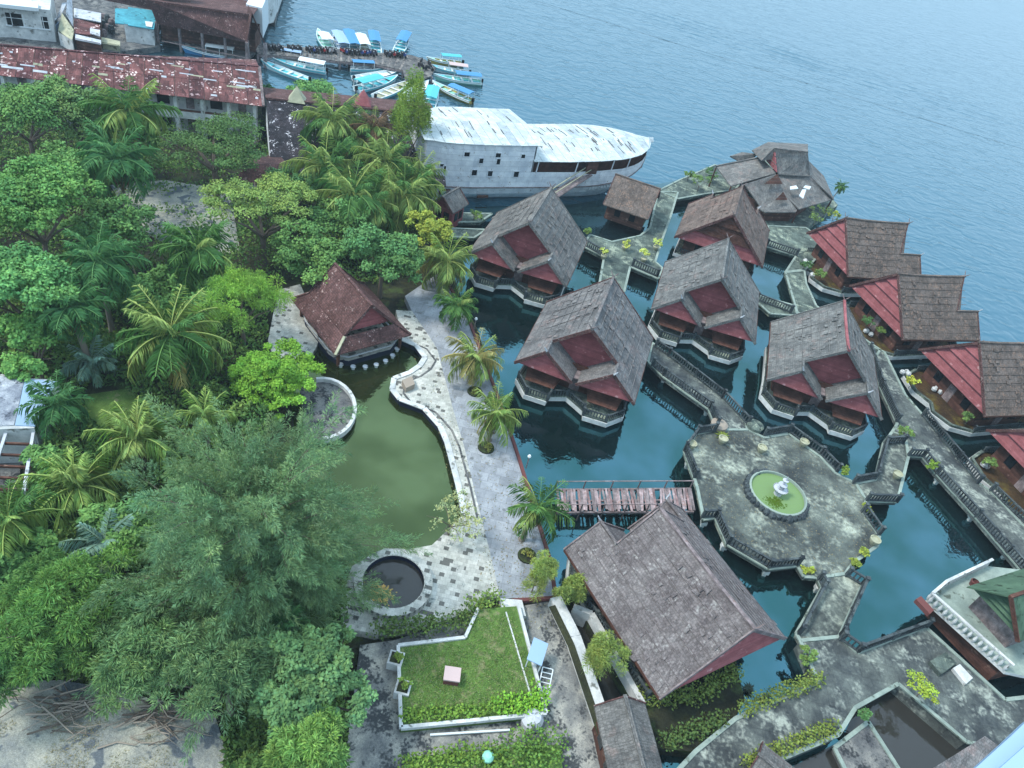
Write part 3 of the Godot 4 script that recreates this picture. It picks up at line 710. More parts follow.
func ground() -> void:
	var b := MB.new()
	b.flat([Vector3(-1500, 0, 300), Vector3(-1500, 0, -2500), Vector3(2500, 0, -2500), Vector3(2500, 0, 300)])
	structure(b, "sea", M.sea)
	wake()
	b = MB.new()
	b.flat(PP([[434, 212], [470, 207], [575, 204], [600, 200], [630, 190], [668, 182], [700, 174], [770, 168], [805, 205], [822, 236], [850, 246], [880, 255], [915, 285], [940, 310], [985, 345], [1012, 385], [1060, 440], [1250, 560], [1250, 900], [540, 900], [540, 590], [500, 400], [440, 240]], 0.012))
	structure(b, "lagoon", M.lagoon)
	b = MB.new()
	b.block(PP([[557, 600], [550, 560], [520, 462], [500, 405], [478, 330], [462, 300], [441, 240], [435, 212], [428, 160], [424, 118], [340, 106], [266, 102], [262, 78], [150, 60], [-200, 30], [-700, 400], [-500, 1000], [540, 1000], [600, 800], [603, 742], [570, 640]], 0.3), -1.0)
	structure(b, "ground", M.soil)
	b = MB.new()
	b.block(PP([[-200, 28], [-60, 38], [60, 50], [116, 52], [160, 46], [158, 20], [258, 8], [275, 22], [280, 0], [300, -40], [60, -90], [-250, -60]], 0.9), -1.0)
	structure(b, "shore", M.old_concrete)
	# promenade
	b = MB.new()
	var path := [[405, 296], [440, 272], [452, 290], [468, 318], [486, 362], [503, 410], [520, 462], [535, 510], [550, 560], [556, 598], [500, 598], [490, 552], [478, 505], [464, 446], [452, 405], [437, 348], [412, 312]]
	b.block(PP(path, 1.0), -0.6)
	structure(b, "promenade", M.pathway)
	for s in [[[440, 270], [468, 318]], [[468, 318], [503, 410]], [[503, 410], [520, 462]], [[520, 462], [550, 560]], [[550, 560], [556, 598]], [[556, 598], [512, 601]]]:
		var k := MB.new(); k.beam(P(s[0][0], s[0][1], 1.08), P(s[1][0], s[1][1], 1.08), 0.26, 0.26)
		solo(k, "kerb_wall", M.red_kerb, "low red kerb wall along the grey promenade's lagoon edge", "wall", "red kerb walls of the promenade")
	# paving round the pool
	b = MB.new()
	b.block(PP([[396, 310], [412, 311], [437, 348], [452, 405], [464, 446], [478, 505], [490, 552], [500, 597], [480, 600], [470, 612], [420, 628], [375, 634], [342, 628], [340, 600], [352, 566], [385, 548], [410, 549], [432, 545], [464, 514], [458, 485], [447, 443], [440, 427], [424, 409], [400, 400], [392, 390], [394, 379], [410, 373], [420, 366], [425, 358], [416, 346], [402, 340]], 1.012), 0.2)
	structure(b, "pool_paving", M.flagstone)
	b = MB.new()
	var rim := PP([[402, 340], [416, 346], [425, 358], [420, 366], [410, 373], [394, 379], [392, 390], [400, 400], [424, 409], [440, 427], [447, 443], [458, 485], [464, 514]], 0.97)
	for i in rim.size() - 1:
		var a: Vector3 = rim[i]; var c: Vector3 = rim[i + 1]
		var k := MB.new(); k.quad(a, c, c - Vector3(0, 0.6, 0), a - Vector3(0, 0.6, 0))
		b.beam(a - Vector3(0, 0.24, 0), c - Vector3(0, 0.24, 0), 0.24, 0.62)
	var pv := structure(b, "pool_wall", M.navy)
	b = MB.new()
	for i in rim.size() - 1: b.beam(rim[i] + Vector3(0, 0.1, 0), rim[i + 1] + Vector3(0, 0.1, 0), 0.5, 0.08)
	put(b, "coping", M.whitewash, pv)
	b = MB.new()
	for i in rim.size() - 1:
		var inward := Vector3(1.1, 0, 0.1)
		b.beam(rim[i] + inward + Vector3(0, 0.07, 0), rim[i + 1] + inward + Vector3(0, 0.07, 0), 0.16, 0.06)
	put(b, "drain_channel", M.old_concrete, pv)
	b = MB.new()
	b.flat(PP([[290, 330], [318, 320], [345, 345], [402, 338], [420, 342], [430, 360], [424, 368], [400, 380], [398, 392], [424, 404], [446, 424], [455, 450], [470, 514], [440, 552], [400, 560], [350, 570], [315, 530], [300, 470], [290, 400]], 0.42))
	structure(b, "pool", M.pool_water)
	b = MB.new(); b.block(PP([[278, 290], [300, 284], [322, 330], [316, 348], [300, 372], [280, 380], [268, 340]], 0.9), 0.2)
	structure(b, "stone_terrace", M.flagstone)
	# crescent terrace
	var cr := []
	for i in 15:
		var a := -1.75 + i * 0.235
		cr.append([322 + cos(a) * 33, 411 + sin(a) * 30])
	var cp := PP([[300, 385]] + cr + [[305, 440]], 0.85)
	b = MB.new(); b.block(cp, 0.2)
	var ct := structure(b, "crescent_terrace", M.old_concrete)
	b = MB.new()
	for i in range(1, cp.size() - 2): b.beam(cp[i] + Vector3(0, 0.15, 0), cp[i + 1] + Vector3(0, 0.15, 0), 0.3, 0.5)
	put(b, "rim", M.whitewash, ct)
	# round basin
	var c0 := P(393, 586, 1.0); c0.y = 1.0
	var t := thing("round_basin", "round stone basin of dark water beside the casuarina tree", "basin", c0)
	b = MB.new(); b.lathe(Vector3.ZERO, [Vector2(2.75, 0), Vector2(2.75, 0.62), Vector2(2.2, 0.66), Vector2(2.14, 0.62), Vector2(2.14, 0)], 40); put(b, "rim", M.flagstone, t)
	b = MB.new(); b.lathe(Vector3.ZERO, [Vector2(2.13, 0.6), Vector2(2.12, 0.1)], 40); put(b, "lining", M.navy, t)
	b = MB.new(); b.lathe(Vector3(0, 0.2, 0), [Vector2(0, 0), Vector2(2.12, 0)], 40); put(b, "water", M.basin_water, t)
	b = MB.new(); rng.seed = 77
	for i in 520:
		var q := Vector3(-0.6, 0.215, 0.95) + Vector3(rng.randfn(0, 0.34), 0.004 * (i % 5), rng.randfn(0, 0.3))
		if Vector2(q.x, q.z).length() > 2.0: continue
		b.cur = Color(rf(0.4, 0.6), rf(0.27, 0.38), 0.1)
		var an := rf(0, TAU)
		b.leaf(q, Vector3(cos(an), 0, sin(an)), Vector3.UP, rf(0.12, 0.24), 0.06)
	var fl := put(b, "floating_leaves", M.leafy, t); fl.set_meta("kind", "stuff"); fl.set_meta("label", "patch of fallen ochre leaves floating on the basin")
	# plaza and walkways
	deck("plaza", plaza_px, 1.2, "plaza")
	deck("footbridge", [[648, 362], [663, 377], [709, 410], [717, 430], [747, 430], [746, 423], [722, 397], [668, 355], [652, 343]], 1.19, "causeway", 0.5)
	deck("walkway", [[856, 484], [875, 480], [883, 444], [892, 432], [905, 437], [908, 457], [897, 502], [866, 501]], 1.19, "plaza")
	deck("walkway", [[866, 345], [880, 388], [897, 424], [892, 432], [905, 437], [908, 456], [922, 457], [936, 474], [975, 517], [1080, 640], [1080, 570], [1024, 527], [989, 490], [978, 483], [923, 416], [905, 395], [884, 352]], 1.18, "causeway")
	deck("walkway", [[785, 272], [804, 270], [806, 284], [816, 306], [880, 350], [870, 365], [797, 312]], 1.18, "mossy")
	deck("walkway", [[752, 298], [760, 296], [795, 306], [797, 316], [770, 314]], 1.17, "mossy")
	deck("walkway", [[768, 226], [806, 228], [826, 243], [822, 252], [804, 271], [785, 273], [796, 256], [766, 247]], 1.17, "mossy")
	deck("walkway", [[658, 192], [678, 192], [671, 215], [662, 240], [655, 262], [662, 268], [658, 279], [630, 267], [624, 292], [598, 292], [604, 257], [582, 246], [590, 235], [612, 242], [640, 236], [650, 228]], 1.2, "mossy")
	deck("walkway", [[658, 191], [680, 180], [715, 165], [745, 176], [735, 190], [705, 194], [678, 199]], 1.19, "mossy")
	deck("walkway", [[434, 213], [492, 214], [480, 222], [436, 223]], 0.8, "mossy")
	deck("walkway", [[437, 228], [486, 230], [474, 238], [440, 237]], 0.8, "mossy")
	deck("walkway", [[800, 641], [796, 634], [822, 588], [817, 578], [845, 574], [862, 585], [839, 637]], 1.19, "plaza")
	deck("causeway", [[650, 800], [695, 752], [735, 719], [818, 682], [800, 641], [839, 637], [857, 653], [925, 627], [1005, 700], [1090, 690], [1090, 770], [966, 742], [898, 684], [855, 708], [838, 735], [742, 776], [700, 810]], 1.2, "causeway")
	deck("pond_platform", [[834, 748], [868, 722], [902, 775], [860, 800]], 0.5, "old_concrete")
	deck("hall_garden", [[560, 590], [576, 604], [588, 624], [637, 712], [658, 748], [695, 752], [735, 719], [745, 700], [735, 660], [690, 560], [650, 520]], 0.95, "soil", -0.8, false)
	for q in [[[842, 740], [855, 709], [898, 685], [966, 743], [985, 800], [800, 800], [745, 790], [790, 768]], [[566, 606], [592, 612], [645, 712], [604, 735]]]:
		b = MB.new(); b.flat(PP(q, 0.03)); structure(b, "pond", M.basin_water)
	# lawn terrace and the yards around it
	b = MB.new(); b.block(PP([[360, 645], [395, 640], [470, 615], [556, 600], [572, 650], [606, 745], [612, 800], [340, 800]], 0.85), 0.2); structure(b, "courtyard", M.yard_concrete)
	b = MB.new(); b.block(PP([[398, 646], [465, 638], [478, 609], [518, 606], [546, 714], [401, 728]], 1.5), 0.2); var lw := structure(b, "lawn", M.lawn)
	for s in [[398, 646, 465, 638], [465, 638, 478, 609], [398, 646, 401, 728], [401, 728, 546, 714], [506, 612, 532, 700], [518, 606, 546, 714]]:
		b = MB.new(); b.beam(P(s[0], s[1], 1.52), P(s[2], s[3], 1.52), 0.22 if s[0] != 506 else 0.1, 0.3 if s[0] != 506 else 0.06); put(b, "border", M.whitewash, lw)
	b = MB.new(); b.beam(P(401, 728, 1.1), P(520, 717, 1.1), 0.24, 0.5); put(b, "retaining_wall", M.whitewash, lw)
	b = MB.new(); b.block(PP([[500, 598], [522, 600], [526, 616], [502, 612]], 1.3), 0.8); structure(b, "steps", M.whitewash)
	b = MB.new(); b.block(PP([[410, 757], [540, 745], [560, 745], [565, 790], [400, 790]], 1.1), 0.2); structure(b, "lower_lawn", M.lawn)
	b = MB.new(); b.block(PP([[-300, 690], [60, 680], [120, 690], [215, 715], [240, 800], [-300, 800]], 0.5), 0.2); structure(b, "yard", M.dry_yard)
	b = MB.new(); b.block(PP([[85, 395], [130, 388], [150, 420], [130, 470], [85, 450]], 0.34), 0.2); structure(b, "grass_clearing", M.lawn)
	for q in [[[110, 185], [165, 180], [230, 190], [240, 250], [200, 262], [140, 230]]]:
		b = MB.new(); b.block(PP(q, 0.36), 0.2); structure(b, "forecourt", M.dry_yard)
	# canal walls beside the hall
	for s in [[[552, 606], [571, 645]], [[571, 645], [604, 742]], [[570, 615], [588, 622]], [[588, 622], [638, 712]]]:
		b = MB.new()
		var wd: float = 0.85 if s[0][0] < 572 and s[0][1] != 615 else 0.4
		b.beam(P(s[0][0], s[0][1], 0.6), P(s[1][0], s[1][1], 0.6), wd, 2.4)
		var wl := solo(b, "canal_wall", M.whitewash, "low pale wall along the narrow dark canal by the hall", "wall", "canal walls by the hall")
		if wd > 0.5:
			b = MB.new(); b.beam(P(s[0][0], s[0][1], 1.81), P(s[1][0], s[1][1], 1.81), wd - 0.35, 0.06)
			var m := inst(b.mesh(wl.position), "planting_strip", M.soil, wl)

# ------------------------------------------------------------------ balustrades
func balustrade(label: String, px: Array, h: float, mat := "rail_dark", group := "stone balustrades of the walkways") -> void:
	var p := PP(px, h)
	var t := thing("balustrade", label, "balustrade", p[0], 0, group)
	var bal := MB.new()
	for i in p.size():
		var a: Vector3 = p[i] - t.position
		var b := MB.new(); b.box(a + Vector3(0, 0.55, 0), Vector3(0.26, 1.1, 0.26)); b.box(a + Vector3(0, 1.13, 0), Vector3(0.34, 0.08, 0.34)); put(b, "post", M[mat], t)
		if i == p.size() - 1: break
		var c: Vector3 = p[i + 1] - t.position
		b = MB.new(); b.beam(a + Vector3(0, 0.95, 0), c + Vector3(0, 0.95, 0), 0.2, 0.12); put(b, "top_rail", M[mat], t)
		b = MB.new(); b.beam(a + Vector3(0, 0.16, 0), c + Vector3(0, 0.16, 0), 0.18, 0.12); put(b, "bottom_rail", M[mat], t)
		var l := a.distance_to(c); var k := int(l / 0.3)
		for j in k: bal.box(a.lerp(c, (j + 0.5) / k) + Vector3(0, 0.55, 0), Vector3(0.11, 0.7, 0.11), Basis(Vector3.UP, atan2(c.x - a.x, c.z - a.z)))
		for j in range(1, int(l / 3.0)):
			b = MB.new(); b.box(a.lerp(c, j / float(int(l / 3.0))) + Vector3(0, 0.55, 0), Vector3(0.22, 1.08, 0.22)); put(b, "post", M[mat], t)
	put(bal, "balusters", M[mat], t).set_meta("kind", "stuff")
func balustrades() -> void:
	balustrade("dark balustrade round the plaza corner where the footbridge arrives", [[714, 431], [696, 434], [684, 451], [694, 478]], 1.2)
	balustrade("stepped dark balustrade along the plaza edge facing the hall", [[702, 518], [715, 517], [727, 544], [768, 568], [797, 565]], 1.2)
	balustrade("dark balustrade along the plaza edge facing the palest cottage", [[764, 436], [788, 432], [820, 455], [836, 472]], 1.2)
	balustrade("short dark balustrade beside the plaza's yellow shrubs, facing open water", [[862, 512], [878, 535]], 1.2)
	balustrade("dark balustrade on the inner side of the short link from plaza to long walkway", [[853, 483], [874, 479], [884, 444], [902, 443]], 1.2)
	balustrade("dark balustrade on the outer side of the short link from plaza to long walkway", [[866, 501], [896, 502]], 1.2)
	balustrade("dark balustrade of the footbridge on the side of the twin-gabled cottages behind", [[655, 347], [668, 356], [722, 398], [747, 425]], 1.2)
	balustrade("dark balustrade of the footbridge on the open lagoon side", [[652, 366], [663, 376], [709, 409], [716, 426]], 1.2)
	balustrade("dark balustrade on the long walkway's side towards the red-gabled cottages", [[922, 416], [977, 483]], 1.2)
	balustrade("dark balustrade continuing the long walkway past the potted plants", [[990, 491], [1030, 530]], 1.2)
	balustrade("dark balustrade on the long walkway's side towards the open pond", [[908, 456], [922, 457], [936, 474], [975, 517], [1040, 592]], 1.2)
	balustrade("dark balustrade beside the palest cottage's rear corner", [[868, 350], [880, 387], [896, 422]], 1.2)
	balustrade("pair of railings where the plaza's lower walkway narrows, hall side", [[818, 580], [822, 588], [798, 634]], 1.2)
	balustrade("dark railing where the plaza's lower walkway narrows, pond side", [[846, 576], [862, 586], [840, 636]], 1.2)
	balustrade("dark railing along the causeway at the foot of the open pond", [[840, 640], [857, 652], [925, 627]], 1.2)
	balustrade("short mossy railing on the kiosk deck facing the dark-roofed cottage", [[584, 246], [603, 257]], 1.2)
	balustrade("short mossy railing on the kiosk deck above the narrow water", [[632, 266], [657, 277]], 1.2)
	balustrade("mossy railing on the walkway beside the brown-gabled cottage", [[766, 246], [796, 256]], 1.2)
	balustrade("mossy railings of the small link bridge behind the palest cottage", [[756, 300], [790, 313]], 1.2)
	# corbels under the decks
	for q in [[664, 378], [707, 411], [688, 464], [724, 546], [766, 571], [938, 480], [972, 517], [1006, 555], [818, 588], [802, 630], [704, 522]]:
		var b := MB.new(); var a := P(q[0], q[1], 0.55)
		b.box(a, Vector3(0.5, 0.4, 0.5)); b.box(a - Vector3(0, 0.8, 0), Vector3(0.3, 1.2, 0.3))
		solo(b, "deck_pier", M.whitewash, "pale stone pier standing in the lagoon under a walkway edge", "pier", "stone piers under the walkways")

func fountain() -> void:
	var c := P(776, 496, 1.2)
	var t := thing("fountain", "round green-watered fountain with a white tiered spout in the plaza", "fountain", c)
	var b := MB.new(); b.lathe(Vector3.ZERO, [Vector2(2.66, 0), Vector2(2.64, 0.5), Vector2(2.48, 0.55), Vector2(2.44, 0.2)], 40); put(b, "rim", M.kerb_pale, t)
	b = MB.new(); b.lathe(Vector3(0, 0.3, 0), [Vector2(0, 0), Vector2(2.46, 0)], 40); put(b, "water", M.algae_water, t)
	rng.seed = 31
	for i in 34:
		var a := TAU * i / 34.0
		if a > 4.6 or a < 0.1: continue
		b = MB.new(); var r := rf(0.22, 0.45)
		b.lathe(Vector3(cos(a) * 2.75, 0.0, sin(a) * 2.75), [Vector2(r, 0), Vector2(r * 0.9, rf(0.2, 0.4)), Vector2(r * 0.3, rf(0.45, 0.6)), Vector2(0, 0.5)], 7); put(b, "edge_rock", M.rail_dark, t)
	b = MB.new(); b.lathe(Vector3(0, 0.3, 0), [Vector2(0.35, 0), Vector2(0.3, 0.5), Vector2(0.65, 0.66), Vector2(0.7, 0.74), Vector2(0.6, 0.7), Vector2(0.16, 0.66)], 20); put(b, "lower_bowl", M.tin_pale, t)
	b = MB.new(); b.lathe(Vector3(0, 1.0, 0), [Vector2(0.16, 0), Vector2(0.14, 0.45), Vector2(0.38, 0.5), Vector2(0.4, 0.56), Vector2(0.1, 0.6), Vector2(0.1, 1.0), Vector2(0.28, 1.08), Vector2(0.28, 1.14), Vector2(0.08, 1.14), Vector2(0.03, 1.6)], 16); put(b, "spout", M.tin_pale, t)
	b = MB.new(); rng.seed = 4
	for i in 260:
		var q := Vector3(-0.3, 0.31, 1.1) + Vector3(rng.randfn(0, 0.38), 0, rng.randfn(0, 0.3))
		b.cur = Color(0.06, rf(0.09, 0.13), 0.01); var an := rf(0, TAU); q.y += 0.002 * (i % 7)
		b.leaf(q, Vector3(cos(an), 0, sin(an)), Vector3.UP, rf(0.12, 0.25), 0.07)
	put(b, "weed", M.leafy, t).set_meta("kind", "stuff")

func plank_bridge() -> void:
	var t := thing("plank_bridge", "broken wooden plank footbridge with rope rails between promenade and plaza", "bridge", P(560, 500, 0))
	var a0 := P(555, 489, 1.15); var a1 := P(690, 488, 1.15); var b0 := P(557, 512, 1.15); var b1 := P(694, 511, 1.15)
	for q in [[a0, a1], [b0, b1], [(a0 + b0) * 0.5, (a1 + b1) * 0.5]]:
		var b := MB.new(); b.beam(q[0] - Vector3(0, 0.14, 0), q[1] - Vector3(0, 0.14, 0), 0.16, 0.2); putw(b, "girder", M.old_wood, t)
	rng.seed = 9
	var n := 62
	for i in n:
		if i in [45, 46, 49, 20, 33]: continue
		var f := (i + 0.5) / n
		var sk := rf(-0.012, 0.012)
		var b := MB.new()
		b.beam(a0.lerp(a1, f + sk) + Vector3(0, rf(0, 0.04), 0), b0.lerp(b1, f + rf(-0.014, 0.014)).lerp(a0.lerp(a1, f), rf(-0.04, 0.1)) + Vector3(0, rf(0, 0.05), 0), 0.19, 0.05)
		putw(b, "plank", [M.old_wood, M.plank_pale, M.old_wood, M.plank_pink, M.plank_pale][i * 7 % 5], t)
	for s in 2:
		var p := []
		for i in 6:
			var f := i / 5.0
			var e := (a0.lerp(a1, f) if s == 0 else b0.lerp(b1, f * 0.8))
			p.append(e + Vector3(0, 0.95, 0))
			var b := MB.new(); b.beam(e - Vector3(0, 1.8, 0), e + Vector3(0, 1.0, 0), 0.1, 0.1); putw(b, "post", M.old_wood, t)
		for i in 5:
			var b := MB.new(); b.beam(p[i], p[i + 1], 0.06, 0.06); putw(b, "rail", M.plank_pale, t)

# ------------------------------------------------------------------ ship
func ship() -> void:
	var ax := Vector3(0.855, 0, -0.52).normalized(); var nn := Vector3(-0.52, 0, -0.855).normalized()
	var t := thing("ship_restaurant", "large derelict white ship-shaped building moored behind the cottages", "ship", ax * 50 + nn * 90.3)
	var hw := func(s: float, k := 1.0) -> float:
		var ss := [31.0, 33.5, 38.0, 57.0, 61.0, 64.0, 66.5, 68.5]; var ww := [4.6, 5.5, 5.9, 5.9, 5.5, 4.4, 2.6, 0.05]
		for i in 7:
			if s <= ss[i + 1]: return lerpf(ww[i], ww[i + 1], clampf((s - ss[i]) / (ss[i + 1] - ss[i]), 0, 1)) * k
		return 0.05
	var at := func(s: float, m: float, y: float) -> Vector3: return ax * s + nn * (90.3 + m) + Vector3(0, y, 0)
	var st := []
	var s := 31.0
	while s < 68.6:
		st.append(s); s += 1.25
	# hull below the rub line, with flare
	var b := MB.new(); var rub := MB.new()
	for i in st.size() - 1:
		for sd in [-1.0, 1.0]:
			var ring := []
			for e in [st[i], st[i + 1]]:
				var u := clampf((e - 52.0) / 16.5, 0, 1)
				var top := 2.2 + 2.4 * u * u
				var w: float = hw.call(e)
				# pull the stem back towards the waterline
				var e0 := minf(e, 61.5)
				var w0: float = hw.call(clampf(e + 4.5 * u + 2.0 * u, 31, 68.5), 0.88)
				ring.append([at.call(e, sd * w, top), at.call(lerpf(e, e0, 0.5), sd * (w * 0.62 + w0 * 0.36), 1.1 + 0.7 * u), at.call(e0, sd * w0 * 0.92, 0.25), at.call(e0, sd * w0 * 0.7, -0.8)])
			for k in 3: b.quad(ring[0][k], ring[1][k], ring[1][k + 1], ring[0][k + 1])
			rub.beam(ring[0][0], ring[1][0], 0.16, 0.16)
	putw(b, "hull", M.ship_white, t); putw(rub, "rub_rail", M.old_wood, t)
	# upper works
	b = MB.new(); var band := MB.new(); var bul := MB.new()
	for i in st.size() - 1:
		for sd in [-1.0, 1.0]:
			var e0: float = st[i]; var e1: float = st[i + 1]
			var u0 := clampf((e0 - 52.0) / 16.5, 0, 1); var u1 := clampf((e1 - 52.0) / 16.5, 0, 1)
			var t0 := 2.2 + 2.4 * u0 * u0; var t1 := 2.2 + 2.4 * u1 * u1
			var w0: float = hw.call(e0); var w1: float = hw.call(e1)
			if e1 <= 46.3:
				b.quad(at.call(e0, sd * w0, t0), at.call(e1, sd * w1, t1), at.call(e1, sd * w1, 8.3), at.call(e0, sd * w0, 8.3))
			else:
				var r0 := 4.5 + 0.7 * u0; var r1 := 4.5 + 0.7 * u1
				bul.quad(at.call(e0, sd * w0, t0), at.call(e1, sd * w1, t1), at.call(e1, sd * w1, r1), at.call(e0, sd * w0, r0))
				band.quad(at.call(e0, sd * w0 * 0.62, 2.5), at.call(e1, sd * w1 * 0.62, 2.5), at.call(e1, sd * w1 * 0.62, 6.3 + 0.5 * u1), at.call(e0, sd * w0 * 0.62, 6.3 + 0.5 * u0))
				band.quad(at.call(e0, 0, t0 + 0.3), at.call(e1, 0, t1 + 0.3), at.call(e1, sd * w1 * 0.98, t1 + 0.3), at.call(e0, sd * w0 * 0.98, t0 + 0.3))
	b.quad(at.call(31.0, -4.6, 0.5), at.call(31.0, 4.6, 0.5), at.call(31.0, 4.6, 8.3), at.call(31.0, -4.6, 8.3))
	b.quad(at.call(46.2, -5.9, 4.0), at.call(46.2, 5.9, 4.0), at.call(46.2, 5.9, 8.3), at.call(46.2, -5.9, 8.3))
	putw(b, "deckhouse_wall", M.ship_white, t); putw(bul, "bulwark", M.ship_white, t); putw(band, "cabin_wall", M.brown_board, t)
	# tin roofs, one sheet per strip
	rng.seed = 21
	for q in [[30.5, 46.9, 8.4, 0.3], [46.0, 68.9, 6.25, 0.45]]:
		s = q[0]
		while s < q[1] - 0.01:
			var e := minf(s + 1.3, q[1])
			var far: float = minf(e + 1.1, 68.9)
			for sd in [-1.0, 1.0]:
				var w0: float = hw.call(s) + q[3]; var w1: float = hw.call(e) + q[3]
				if s > 68: w0 = 0.5
				var u0 := clampf((s - 52.0) / 16.5, 0, 1) * 0.6; var u1 := clampf((e - 52.0) / 16.5, 0, 1) * 0.6
				# the after roof is cut back on its far side
				if q[2] > 8 and sd > 0:
					w0 = minf(w0, 1.5 + (s - 30.5) * 0.95); w1 = minf(w1, 1.5 + (e - 30.5) * 0.95)
				b = MB.new()
				b.slab([at.call(s, 0, q[2] + 0.55 + u0), at.call(e - 0.07, 0, q[2] + 0.55 + u1 + rf(0, 0.03)), at.call(e - 0.07, sd * w1, q[2] + u1 + rf(0, 0.04)), at.call(s, sd * w0, q[2] + u0)], Vector3(0, -0.07, 0))
				putw(b, "roof_sheet", M.roof_white if rng.randf() < 0.75 else M.roof_white2, t)
			s += 1.3
	# rust and torn seams as dark slits between sheets
	for i in 60:
		var fore := i > 16
		var ss := rf(48, 64) if fore else rf(33, 45)
		var m := rf(-4.5, 4.0); var l := rf(0.5, 2.4)
		var y0 := (6.25 + 0.6 * clampf((ss - 52.0) / 16.5, 0, 1) if fore else 8.4) + 0.6
		b = MB.new(); b.beam(at.call(ss, m, y0 - 0.55 * absf(m) / 6.0), at.call(ss + rf(-0.1, 0.1), m + l, y0 - 0.55 * absf(m + l) / 6.0), rf(0.05, 0.16), 0.05)
		putw(b, "torn_seam", M.old_concrete, t)
	# windows on the near side
	for q in [[36.2, 6.9, 0.75, 0.6], [40.6, 6.9, 0.75, 0.6], [44.3, 6.8, 0.6, 0.55], [38.3, 6.1, 0.6, 0.7], [40.8, 6.0, 0.55, 0.8], [37.6, 4.4, 0.75, 0.8], [39.9, 4.3, 0.7, 0.75], [43.8, 4.2, 0.75, 0.8], [33.2, 5.2, 0.8, 0.4], [33.5, 4.7, 0.35, 0.9]]:
		b = MB.new()
		var w: float = hw.call(q[0])
		var bs := Basis(ax, Vector3.UP, ax.cross(Vector3.UP))
		b.box(at.call(q[0], -w, q[1]), Vector3(q[2], q[3], 0.12), bs)
		var win := putw(b, "window", M.glass, t)
		b = MB.new()
		for k in [-1.0, 1.0]:
			b.box(at.call(q[0] + k * q[2] * 0.55, -w - 0.02, q[1]), Vector3(0.09, q[3] + 0.18, 0.16), bs)
			b.box(at.call(q[0], -w - 0.02, q[1] + k * q[3] * 0.56), Vector3(q[2], 0.09, 0.16), bs)
		putw(b, "frame", M.ship_white, win)
	for e in [46.8, 53.0, 59.0, 62.0]:
		b = MB.new(); var w: float = hw.call(e); b.beam(at.call(e, -w, 4.4), at.call(e + 0.15, -w, 6.4), 0.16, 0.16); putw(b, "gallery_post", M.ship_white, t)
	# faded white lettering on the bow and rotten planking near the waterline
	rng.seed = 15
	for i in 10:
		var e := 56.2 + i * 0.5
		var w: float = hw.call(e)
		b = MB.new()
		b.box(at.call(e, -w * 0.985, 1.95 + 0.05 * i), Vector3(0.1, rf(0.3, 0.5), 0.1), Basis(ax, Vector3.UP, ax.cross(Vector3.UP)))
		b.box(at.call(e + 0.14, -w * 0.985, 1.85 + 0.05 * i + rf(0, 0.2)), Vector3(0.26, 0.1, 0.1), Basis(ax, Vector3.UP, ax.cross(Vector3.UP)))
		putw(b, "lettering", M.metal_white, t)
	for q in [[34.0, 1.7, 1.5, 0.3], [35.2, 1.2, 1.9, 0.35], [39.5, 0.8, 1.6, 0.3], [33.2, 1.2, 0.7, 0.5]]:
		b = MB.new(); b.box(at.call(q[0], -hw.call(q[0]) * 0.975, q[1]), Vector3(q[2], q[3], 0.25), Basis(ax, Vector3.UP, ax.cross(Vector3.UP))); putw(b, "rotten_plank", M.brown_board, t)
	# gangway
	var g0: Vector3 = at.call(55.5, -5.6, 4.2); var g1 := P(549, 199, 2.0)
	b = MB.new(); b.beam(g0, g1, 1.4, 0.12); putw(b, "gangway", M.old_wood, t)
	for sd in [-0.7, 0.7]:
		b = MB.new(); b.beam(g0 + ax * sd + Vector3(0, 0.9, 0), g1 + ax * sd + Vector3(0, 0.9, 0), 0.1, 0.1); putw(b, "gangway_rail", M.pot, t)
	b = MB.new(); b.box(at.call(55.6, -5.7, 5.2), Vector3(1.8, 1.9, 0.5), Basis(ax, Vector3.UP, ax.cross(Vector3.UP))); putw(b, "doorway", M.brown_board, t)

